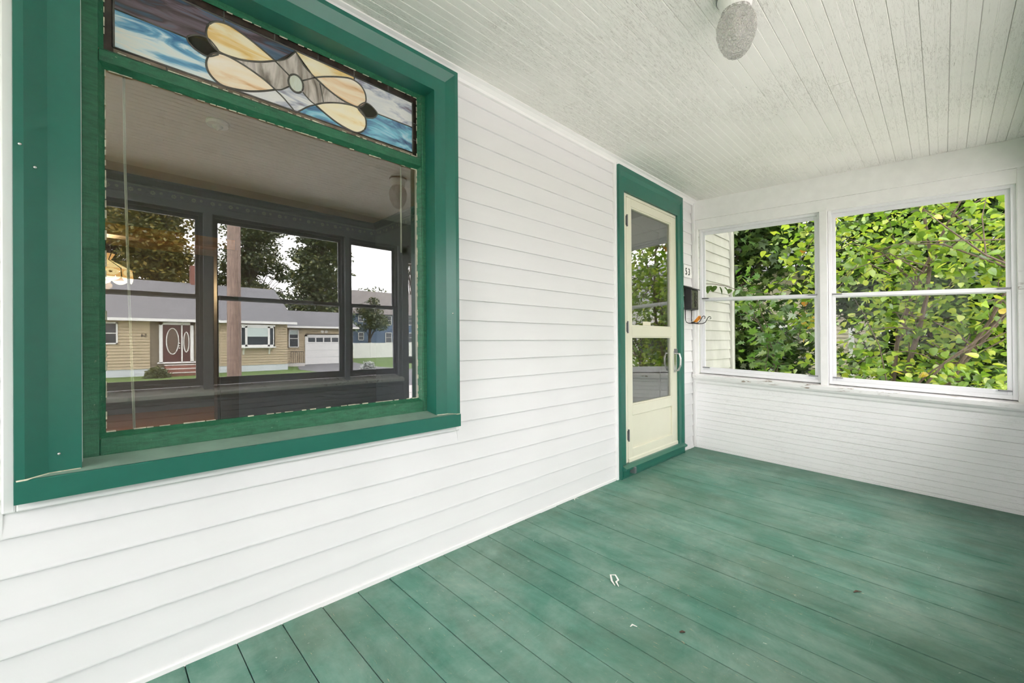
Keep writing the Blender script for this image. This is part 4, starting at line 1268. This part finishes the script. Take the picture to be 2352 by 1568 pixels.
# ------------------------------------------------------------------ foliage
M['bark'] = plain('grey_brown_bark', (0.085, 0.062, 0.042, 1), 0.85, 0.4, 12, 0.5, stretch=(6, 6, 1))
M['lime'] = leaf_mat('lime_leaves', (0.07, 0.15, 0.010, 1), (0.17, 0.29, 0.018, 1), (0.34, 0.41, 0.035, 1), 0.5)
M['lime_o'] = leaf_obj_mat('lime_leaf', (0.08, 0.17, 0.010, 1), (0.18, 0.31, 0.02, 1), (0.36, 0.42, 0.035, 1), 0.5)
M['maple'] = leaf_mat('deep_green_leaves', (0.020, 0.050, 0.008, 1), (0.042, 0.092, 0.012, 1), (0.085, 0.13, 0.02, 1), 0.4)
M['maple_o'] = leaf_obj_mat('maple_leaf', (0.045, 0.12, 0.015, 1), (0.08, 0.18, 0.02, 1), (0.15, 0.23, 0.03, 1), 0.45)
M['far_green'] = leaf_mat('far_foliage', (0.07, 0.10, 0.05, 1), (0.12, 0.155, 0.07, 1), (0.20, 0.21, 0.07, 1), 0.3)
M['far_olive'] = leaf_mat('far_olive_foliage', (0.10, 0.115, 0.035, 1), (0.19, 0.19, 0.05, 1), (0.36, 0.27, 0.06, 1), 0.3)
M['silver'] = leaf_mat('silver_leaves', (0.30, 0.33, 0.30, 1), (0.55, 0.58, 0.55, 1), (0.75, 0.78, 0.75, 1), 0.2)
M['yellow_o'] = leaf_obj_mat('yellow_leaf', (0.42, 0.34, 0.03, 1), (0.48, 0.32, 0.04, 1), (0.5, 0.22, 0.03, 1), 0.5)

# leaf templates: (verts, tris); unit length along +x, slightly folded and curled
HEART = (np.array([(0, 0, 0), (0.04, .30, .05), (0.30, .43, .09), (.65, .30, .05), (1, 0, -.10), (.65, -.30, .05), (.30, -.43, .09), (0.04, -.30, .05), (.35, 0, -.03)]),
         np.array([(8, 0, 1), (8, 1, 2), (8, 2, 3), (8, 3, 4), (8, 4, 5), (8, 5, 6), (8, 6, 7), (8, 7, 0)]))
MAPLE = (np.array([(0, 0, 0), (.02, .30, .03), (.16, .20, 0), (.30, .58, .06), (.42, .30, .02), (.62, .46, .02), (.58, .16, 0), (1, 0, -.12), (.58, -.16, 0), (.62, -.46, .02), (.42, -.30, .02), (.30, -.58, .06), (.16, -.20, 0), (.02, -.30, .03), (.36, 0, -.02)]),
         np.array([(14, i, i + 1) for i in range(13)] + [(14, 13, 0)]))
OVAL = (np.array([(0, 0, 0), (.3, .26, .05), (.7, .2, .02), (1, 0, -.08), (.7, -.2, .02), (.3, -.26, .05)]), np.array([(0, 1, 5), (1, 2, 4), (1, 4, 5), (2, 3, 4)]))
DIAM = (np.array([(0, 0, 0), (.5, .35, .06), (1, 0, 0), (.5, -.35, .06)]), np.array([(0, 1, 2), (0, 2, 3)]))


def rot_mats(n, droop=0.35, rng=RNG):
    yaw = rng.uniform(0, 2 * np.pi, n); pit = rng.normal(droop, 0.45, n); rol = rng.normal(0, 0.55, n)
    cy_, sy = np.cos(yaw), np.sin(yaw); cp, sp = np.cos(pit), np.sin(pit); cr, sr = np.cos(rol), np.sin(rol)
    R = np.empty((n, 3, 3))
    # R = Rz(yaw) Ry(pitch) Rx(roll)
    R[:, 0, 0] = cy_ * cp; R[:, 0, 1] = cy_ * sp * sr - sy * cr; R[:, 0, 2] = cy_ * sp * cr + sy * sr
    R[:, 1, 0] = sy * cp; R[:, 1, 1] = sy * sp * sr + cy_ * cr; R[:, 1, 2] = sy * sp * cr - cy_ * sr
    R[:, 2, 0] = -sp; R[:, 2, 1] = cp * sr; R[:, 2, 2] = cp * cr
    return R, np.stack([rol, pit, yaw], 1)


def leaf_cloud(name, pts, size, tmpl, mat, parent, droop=0.35, kind='stuff'):
    V, T = tmpl
    n = len(pts)
    R, _ = rot_mats(n, droop)
    s = (size * RNG.uniform(0.7, 1.25, n))[:, None, None]
    vs = np.einsum('nij,vj->nvi', R, V) * s + np.asarray(pts)[:, None, :]
    vs = vs.reshape(-1, 3) - np.array(OFF[parent.name])
    ts = (T[None] + (np.arange(n) * len(V))[:, None, None]).reshape(-1, 3)
    me = bpy.data.meshes.new(name)
    me.vertices.add(len(vs)); me.vertices.foreach_set('co', vs.astype(np.float32).ravel())
    me.loops.add(len(ts) * 3); me.loops.foreach_set('vertex_index', ts.astype(np.int32).ravel())
    me.polygons.add(len(ts)); me.polygons.foreach_set('loop_start', np.arange(0, len(ts) * 3, 3, dtype=np.int32))
    me.update(calc_edges=True)
    me.materials.append(mat)
    o = bpy.data.objects.new(name, me)
    COL.objects.link(o); o.parent = parent
    o['kind'] = kind
    return o


def leaf_mesh(name, tmpl, mat):
    V, T = tmpl
    me = bpy.data.meshes.new(name)
    me.from_pydata([tuple(v) for v in V], [], [tuple(int(i) for i in t) for t in T])
    me.materials.append(mat)
    return me


def in_window(P):
    """which points are seen from the porch through the two end windows (world geometry, not pixels)"""
    P = np.asarray(P)
    t = (XE - CAM.x) / (P[:, 0] - CAM.x)
    y_ = CAM.y + (P[:, 1] - CAM.y) * t
    z_ = CAM.z + (P[:, 2] - CAM.z) * t - SAG * y_
    return (P[:, 0] > XE) & (y_ < -0.08) & (y_ > -2.0) & (z_ > 0.78) & (z_ < 2.06)


def dress(parent, pts, size, tmpl, single_mesh, cloud_mat, n_single=300, droop=0.35, accents=None):
    """n_single nearest leaves in view are objects of their own, the rest one foliage part"""
    pts = np.asarray(pts)
    vis = in_window(pts)
    d = np.linalg.norm(pts - np.array(CAM), axis=1) + np.where(vis, 0, 1000)
    order = np.argsort(d)
    n_single = min(n_single, int(vis.sum()))
    one, rest = order[:n_single], order[n_single:]
    _, eul = rot_mats(len(one), droop)
    for i, e in zip(one, eul):
        mesh = single_mesh
        if accents is not None and RNG.random() < 0.04: mesh = accents
        inst(mesh, 'leaf', parent, pts[i], tuple(e), float(size * RNG.uniform(0.75, 1.25)))
    if len(rest):
        leaf_cloud('foliage', pts[rest], size, tmpl, cloud_mat, parent, droop)


def curve_pts(a, b, sag, n=9, wob=0.04, rng=random):
    a, b = Vector(a), Vector(b)
    out = []
    ph = rng.uniform(0, 6)
    for i in range(n):
        t = i / (n - 1)
        p = a.lerp(b, t)
        p.z += sag * math.sin(math.pi * t)
        p.y += wob * math.sin(5 * t + ph) * t * (1 - t) * 4
        p.x += wob * math.cos(4 * t + ph) * t * (1 - t) * 4
        out.append(p)
    return out


def grow(branches, per_m, spread, twig=0.16, rng=RNG):
    """leaf positions along branches (lists of points), bunched on short twigs"""
    pts = []
    for br in branches:
        for a, b in zip(br[:-1], br[1:]):
            L = (b - a).length
            for _ in range(rng.poisson(per_m * L)):
                p = np.array(a.lerp(b, rng.random()))
                c = p + rng.normal(0, twig, 3)
                for _ in range(rng.integers(2, 5)):
                    pts.append(c + rng.normal(0, spread, 3))
    return pts


# ---- big lime-leaved shrub right outside the end windows
sh = empty('lime_leaf_shrub', (6.6, -1.5, GZ), 'dense lime green shrub with arching dark stems outside the right end window', 'shrub')
r_ = random.Random(21)
stems = [
    [Vector(p) for p in ((6.5, -1.30, GZ), (6.5, -1.38, 0.3), (6.5, -1.42, 0.77), (6.5, -1.50, 1.1), (6.5, -1.56, 1.44), (6.55, -1.60, 1.9), (6.5, -1.53, 2.6), (6.45, -1.3, 3.1))],
    [Vector(p) for p in ((6.55, -1.22, GZ), (6.5, -1.28, 0.5), (6.5, -1.32, 0.96), (6.5, -1.47, 1.59), (6.6, -1.75, 2.3), (6.7, -2.0, 2.9))],
    [Vector(p) for p in ((6.5, -1.50, GZ), (6.5, -1.62, 0.2), (6.5, -1.763, 0.637), (6.5, -1.92, 0.914), (6.5, -2.13, 1.263), (6.5, -2.5, 1.8), (6.4, -3.0, 2.5))],
    [Vector(p) for p in ((6.45, -1.45, GZ), (6.4, -1.6, 0.35), (6.35, -1.80, 0.75), (6.3, -2.02, 1.2), (6.2, -2.2, 1.7), (6.1, -2.3, 2.5))],
    [Vector(p) for p in ((6.6, -1.6, GZ), (6.6, -1.72, 0.5), (6.6, -1.95, 1.0), (6.6, -2.2, 1.42), (6.6, -2.6, 2.0))],
    [Vector(p) for p in ((6.3, -2.20, 1.61), (6.3, -2.0, 1.95), (6.3, -1.80, 2.27), (6.3, -1.62, 2.5))],
    [Vector(p) for p in ((6.2, -2.25, 1.60), (6.2, -1.7, 1.98), (6.2, -1.4, 2.04), (6.2, -1.05, 1.96), (6.2, -0.75, 1.72))],
    [Vector(p) for p in ((6.3, -1.50, 1.6), (6.25, -1.2, 2.0), (6.2, -0.95, 2.12), (6.2, -0.65, 1.95), (6.2, -0.5, 1.7))],
    [Vector(p) for p in ((6.1, -1.55, 1.7), (6.0, -1.3, 1.92), (5.95, -1.05, 1.85), (5.9, -0.85, 1.55))],
]
stems += [[Vector(p) for p in q] for q in (
    ((5.3, -2.30, 1.75), (5.3, -2.05, 1.82), (5.3, -1.75, 1.86), (5.3, -1.45, 1.90), (5.3, -1.25, 1.86)),
    ((5.4, -2.30, 1.45), (5.4, -1.95, 1.72), (5.4, -1.72, 2.00), (5.4, -1.58, 2.18)),
    ((5.4, -1.95, 1.72), (5.4, -1.93, 2.05), (5.4, -1.98, 2.35)),
    ((5.3, -1.35, 1.62), (5.3, -1.20, 1.74), (5.3, -1.06, 1.70), (5.3, -0.92, 1.55), (5.3, -0.85, 1.42)),
    ((5.3, -1.60, 1.66), (5.3, -1.42, 1.76), (5.3, -1.25, 1.72), (5.3, -1.10, 1.60)),
    ((5.5, -1.30, 0.60), (5.5, -1.25, 0.95), (5.5, -1.12, 1.30), (5.5, -1.05, 1.45)),
    ((5.6, -1.55, 0.55), (5.6, -1.70, 0.80), (5.6, -1.95, 1.05), (5.6, -2.15, 1.35)),
    ((5.7, -1.45, 0.5), (5.7, -1.62, 0.72), (5.7, -1.85, 0.92), (5.7, -2.2, 1.15)))]
br_mesh = MB()
brs = []
for i, s_ in enumerate(stems):
    n = len(s_)
    r0 = ([0.034, 0.028, 0.034, 0.026, 0.022, 0.011, 0.010, 0.009, 0.008] + [0.007, 0.011, 0.006, 0.006, 0.005, 0.006, 0.012, 0.010])[i]
    br_mesh.tube(s_, [r0 * (1 - 0.7 * k / (n - 1)) for k in range(n)], 7)
for i in range(46):
    s_ = r_.choice(stems[:5])
    k = r_.randint(2, len(s_) - 1)
    a = s_[k]
    b = a + Vector((r_.uniform(-0.9, 1.0), r_.uniform(-0.9, 1.2), r_.uniform(-0.1, 1.0)))
    if b.x < 4.75: b.x = 4.75 + r_.random() * 0.4
    c = curve_pts(a, b, r_.uniform(0.0, 0.25), 7, 0.06, r_)
    br_mesh.tube(c, [0.008 * (1 - 0.75 * j / 6) for j in range(7)], 5)
    brs.append(c)
br_mesh.build('branches', M['bark'], sh)
pts = grow(brs + stems[5:9], 19, 0.09, 0.14)
# outer canopy masses
for _ in range(4200):
    p = np.array([RNG.uniform(5.4, 8.2), RNG.uniform(-3.6, -0.15), RNG.uniform(1.35, 3.3)])
    if p[2] < 1.35 + 0.6 * abs(np.sin(p[1] * 3.1 + p[0])) : continue
    if RNG.random() < 0.25: continue
    pts.append(p)
for _ in range(800):     # low skirt of leaves at sill height
    pts.append(np.array([RNG.uniform(5.2, 6.6), RNG.uniform(-2.6, -0.5), RNG.normal(0.55, 0.17)]))
# drooping spray that hangs into the left window's view
c1 = [Vector(p) for p in ((6.1, -1.45, 2.45), (5.7, -0.85, 2.35), (5.6, -0.67, 2.07), (5.6, -0.55, 1.84), (5.6, -0.44, 1.66), (5.6, -0.38, 1.52))]
c2 = [Vector(p) for p in ((5.7, -0.85, 2.35), (5.62, -0.80, 1.9), (5.6, -0.75, 1.4), (5.6, -0.70, 1.0))]
c3 = [Vector(p) for p in ((5.6, -0.78, 1.7), (5.6, -0.62, 1.35), (5.6, -0.55, 1.0))]
sm_ = MB()
for c in (c1, c2, c3):
    sm_.tube(c, [0.006 * (1 - 0.6 * k / (len(c) - 1)) for k in range(len(c))], 5)
sm_.build('spray_twigs', M['bark'], sh)
pts += grow([c1[1:], c2, c3], 16, 0.05, 0.035)
heart_single = leaf_mesh('heart_leaf', HEART, M['lime_o'])
yellow_single = leaf_mesh('yellow_leaf', HEART, M['yellow_o'])
dress(sh, pts, 0.074, HEART, heart_single, M['lime'], 300, 0.4, yellow_single)

# ---- sapling with lobed leaves and a drooping spray by the left end window
sp_ = empty('maple_sapling', (6.1, -0.1, GZ), 'young maple sapling with lobed green leaves low in the left end window', 'tree')
br_mesh = MB()
brs2 = []
main = [Vector(p) for p in ((6.2, -0.2, GZ), (6.15, -0.22, 0.3), (6.05, -0.2, 0.9), (6.0, 0.0, 1.35), (6.0, 0.15, 1.75))]
br_mesh.tube(main, [0.016, 0.014, 0.011, 0.008, 0.004], 6)
for a, b in (((6.05, -0.2, 0.9), (5.8, -0.55, 1.25)), ((6.0, 0.0, 1.35), (5.6, -0.15, 1.49)), ((5.6, -0.15, 1.49), (5.6, -0.27, 1.1)), ((5.6, -0.27, 1.1), (5.65, -0.2, 0.62)), ((6.05, -0.15, 1.0), (6.3, 0.30, 1.5)), ((6.1, -0.2, 0.5), (5.7, -0.4, 0.75)), ((6.1, -0.2, 0.6), (5.8, 0.0, 0.8))):
    c = curve_pts(a, b, 0.06, 6, 0.03, r_)
    br_mesh.tube(c, 0.0045, 5); brs2.append(c)
br_mesh.build('branches', M['bark'], sp_)
pts = grow(brs2 + [main[2:]], 16, 0.08, 0.09)
dress(sp_, pts, 0.115, MAPLE, leaf_mesh('maple_leaf', MAPLE, M['maple_o']), M['lime'], 300, 0.35)

# short twig of dark leaves crossing in front of the siding outside
tw = sp_
c = [Vector(p) for p in ((5.62, -0.16, 1.49), (5.3, -0.34, 1.53), (4.95, -0.25, 1.545), (4.75, -0.185, 1.545), (4.55, -0.147, 1.565), (4.40, -0.094, 1.575), (4.30, -0.05, 1.575))]
MB().tube(c, 0.003, 5).build('twig', M['bark'], tw)
pts = [np.array(c[i].lerp(c[i + 1], t)) + np.array([0, -0.01, -0.02]) for i in range(6) for t in (0.15, 0.6)]
dress(tw, pts, 0.070, HEART, leaf_mesh('dark_leaf', HEART, leaf_obj_mat('dark_leaf', (0.06, 0.12, 0.015, 1), (0.08, 0.16, 0.02, 1), (0.11, 0.19, 0.03, 1), 0.3)), M['maple'], 300, 0.9)


def clump_tree(name, label, base, h, clumps, n_leaf, leaf, mat, trunk_r, tmpl=DIAM, lean=(0, 0), bark='bark', cat='tree', group=None):
    t_ = empty(name, base, label, cat, group)
    b = Vector(base)
    top = b + Vector((lean[0], lean[1], h * 0.9))
    m_ = MB()
    tr_ = curve_pts(b, top, 0, 8, 0.15, r_)
    for p in tr_: pass
    m_.tube(tr_, [trunk_r * (1 - 0.8 * k / 7) for k in range(8)], 9)
    pts_ = []
    wts = np.array([c_[1][0] * c_[1][1] * c_[1][2] for c_ in clumps]) ** 0.75
    wts /= wts.sum()
    for (cc, rr), wt in zip(clumps, wts):
        cc = Vector(cc) + b
        fr = max(0.15, min(0.95, (cc.z - b.z) / (h * 0.95)))
        a = tr_[int(fr * 5)]
        m_.tube(curve_pts(a, cc, 0.1, 5, 0.1, r_), [trunk_r * 0.3, trunk_r * 0.22, trunk_r * 0.15, trunk_r * 0.1, trunk_r * 0.05], 5)
        k_ = int(n_leaf * wt)
        u = RNG.normal(0, 1, (k_, 3)); u /= np.linalg.norm(u, axis=1)[:, None]
        u *= (RNG.random(k_) ** 0.45)[:, None]
        pts_.append(np.array(cc) + u * np.array(rr))
    m_.build('trunk', M[bark], t_)
    leaf_cloud('foliage', np.concatenate(pts_), leaf, tmpl, M[mat], t_, 0.3)
    return t_


def rnd_clumps(n, rx, ry, z0, z1, r0, r1, flat=0.55):
    out = []
    for _ in range(n):
        z = r_.uniform(z0, z1)
        k_ = 1 - 0.55 * (z - z0) / (z1 - z0)
        an, q = r_.uniform(0, 6.28), r_.random() ** 0.5
        rr = r_.uniform(r0, r1)
        out.append(((rx * k_ * q * math.cos(an), ry * k_ * q * math.sin(an), z), (rr, rr, rr * flat)))
    return out


# maples behind the shrub, beyond the end wall
clump_tree('maple_tree', 'large dark green maple filling the view behind the left end window', (11.6, 2.5, GZ), 9.0, rnd_clumps(60, 1.9, 2.2, 1.0, 8.5, 0.9, 1.6, 0.7), 30000, 0.19, 'maple', 0.20, MAPLE)
clump_tree('maple_tree', 'dark green maple behind the lime shrub in the right end window', (11.2, -1.7, GZ), 8.0, rnd_clumps(56, 1.5, 1.5, 1.0, 7.5, 0.8, 1.3, 0.7), 26000, 0.18, 'maple', 0.22, MAPLE)
clump_tree('maple_tree', 'green maple at the right beyond the lime shrub', (10.6, -7.0, GZ), 8.5, rnd_clumps(34, 1.6, 1.4, 1.9, 8.0, 0.8, 1.4, 0.7), 20000, 0.18, 'maple', 0.20, MAPLE)
clump_tree('tall_tree', 'tall deep green tree far behind the neighbouring houses', (33, 12.0, GZ), 16, rnd_clumps(34, 5.0, 6.0, 2.5, 12, 1.4, 2.4, 0.6), 9000, 0.36, 'maple', 0.3, OVAL)
clump_tree('tall_tree', 'broad tree far behind the white neighbour house', (28.5, -5.0, GZ), 15, rnd_clumps(34, 5.0, 6.0, 2.5, 12, 1.4, 2.4, 0.6), 8000, 0.40, 'maple', 0.3, OVAL)

# trees across the road, behind the ranch house (reflected in the window)
far = [(-6.5, -41.0, 16, 'far_olive', 'olive tree over the left end of the ranch roof', 5.5), (3.4, -41.5, 14, 'far_olive', 'yellowing tall tree behind the ranch house near the left edge of the glass', 5.5), (1.2, -50.5, 19, 'far_olive', 'high tree crown behind the yellowing tree in the glass', 7.0),
       (16.6, -42.5, 15, 'far_green', 'tall dark tree above the garage roof', 5.0), (12.8, -52.5, 20, 'far_green', 'dark tree beside the utility pole in the reflection', 8.0), (10.6, -40.0, 6.2, 'far_olive', 'yellow green small tree right behind the ranch gable', 2.6)]
for x_, y_, h_, mt, lb, wd in far:
    tall = h_ > 10
    clump_tree('background_tree', lb, (x_, y_, -0.4), h_, rnd_clumps(130 if tall else 16, wd * 0.55, 2.2, 2.6 if tall else 1.5, h_, 0.9, 2.0 if tall else 1.2, 0.5), 26000 if tall else 4000, 0.33, mt, 0.28, DIAM)
clump_tree('background_tree', 'rounded grey green tree left of the blue house', (22.5, -43.6, -0.4), 7.2, rnd_clumps(14, 1.5, 1.5, 3.2, 6.6, 0.7, 1.2, 0.7), 3200, 0.28, 'far_green', 0.2, DIAM)
clump_tree('background_tree', 'dark conifer spray against the white sky above the blue house', (36.5, -58, -0.4), 19, rnd_clumps(22, 3.6, 3.0, 11.0, 19, 0.6, 1.5, 0.32), 2600, 0.34, 'far_green', 0.3, DIAM)
clump_tree('background_tree', 'low tree line behind the blue house roof', (33, -63, -0.4), 10, rnd_clumps(22, 4.0, 3.0, 3.0, 10, 1.0, 1.8, 0.7), 3000, 0.4, 'far_green', 0.3, DIAM)

# foundation bush, silver shrub
def bush(name, label, base, r, n, leaf, mat):
    b = empty(name, base, label, 'shrub')
    u = RNG.normal(0, 1, (n, 3)); u /= np.linalg.norm(u, axis=1)[:, None]
    u[:, 2] = np.abs(u[:, 2]) * 1.1
    u *= (0.55 + 0.45 * RNG.random(n))[:, None] * r
    m_ = MB()
    for i in range(7):
        an = i * 0.9
        m_.tube([Vector(base), Vector(base) + Vector((0.5 * r * math.cos(an), 0.5 * r * math.sin(an), 0.7 * r))], [0.02, 0.006], 5)
    m_.build('stems', M['bark'], b)
    leaf_cloud('foliage', u + np.array(base), leaf, OVAL, M[mat], b, 0.0)
    return b


bush('spiky_bush', 'dark bush by the ranch house steps', (2.45, RYF + 1.75, GZ), 0.52, 900, 0.16, 'far_green')
bush('silver_shrub', 'silvery leaved low shrub by the driveway', (13.0, -24.8, GZ), 0.50, 700, 0.14, 'silver')
bush('low_bush', 'leafy bush between the neighbouring houses', (8.6, -4.4, GZ), 0.9, 1500, 0.13, 'maple')

# plant hook on the street-side wall over the door
m = MB().tube([(2.50, YF + 0.004, 1.985), (2.46, YF + 0.006, 1.978), (2.42, YF + 0.006, 1.980), (2.385, YF + 0.006, 1.996), (2.368, YF + 0.006, 2.012), (2.366, YF + 0.006, 2.028), (2.378, YF + 0.006, 2.034), (2.386, YF + 0.006, 2.026)], 0.004, 6)
tag(m.build('scroll_hook', M['black_iron'], None, smooth=True), 'black scrolled plant hook over the street door, seen in the glass', 'hook')
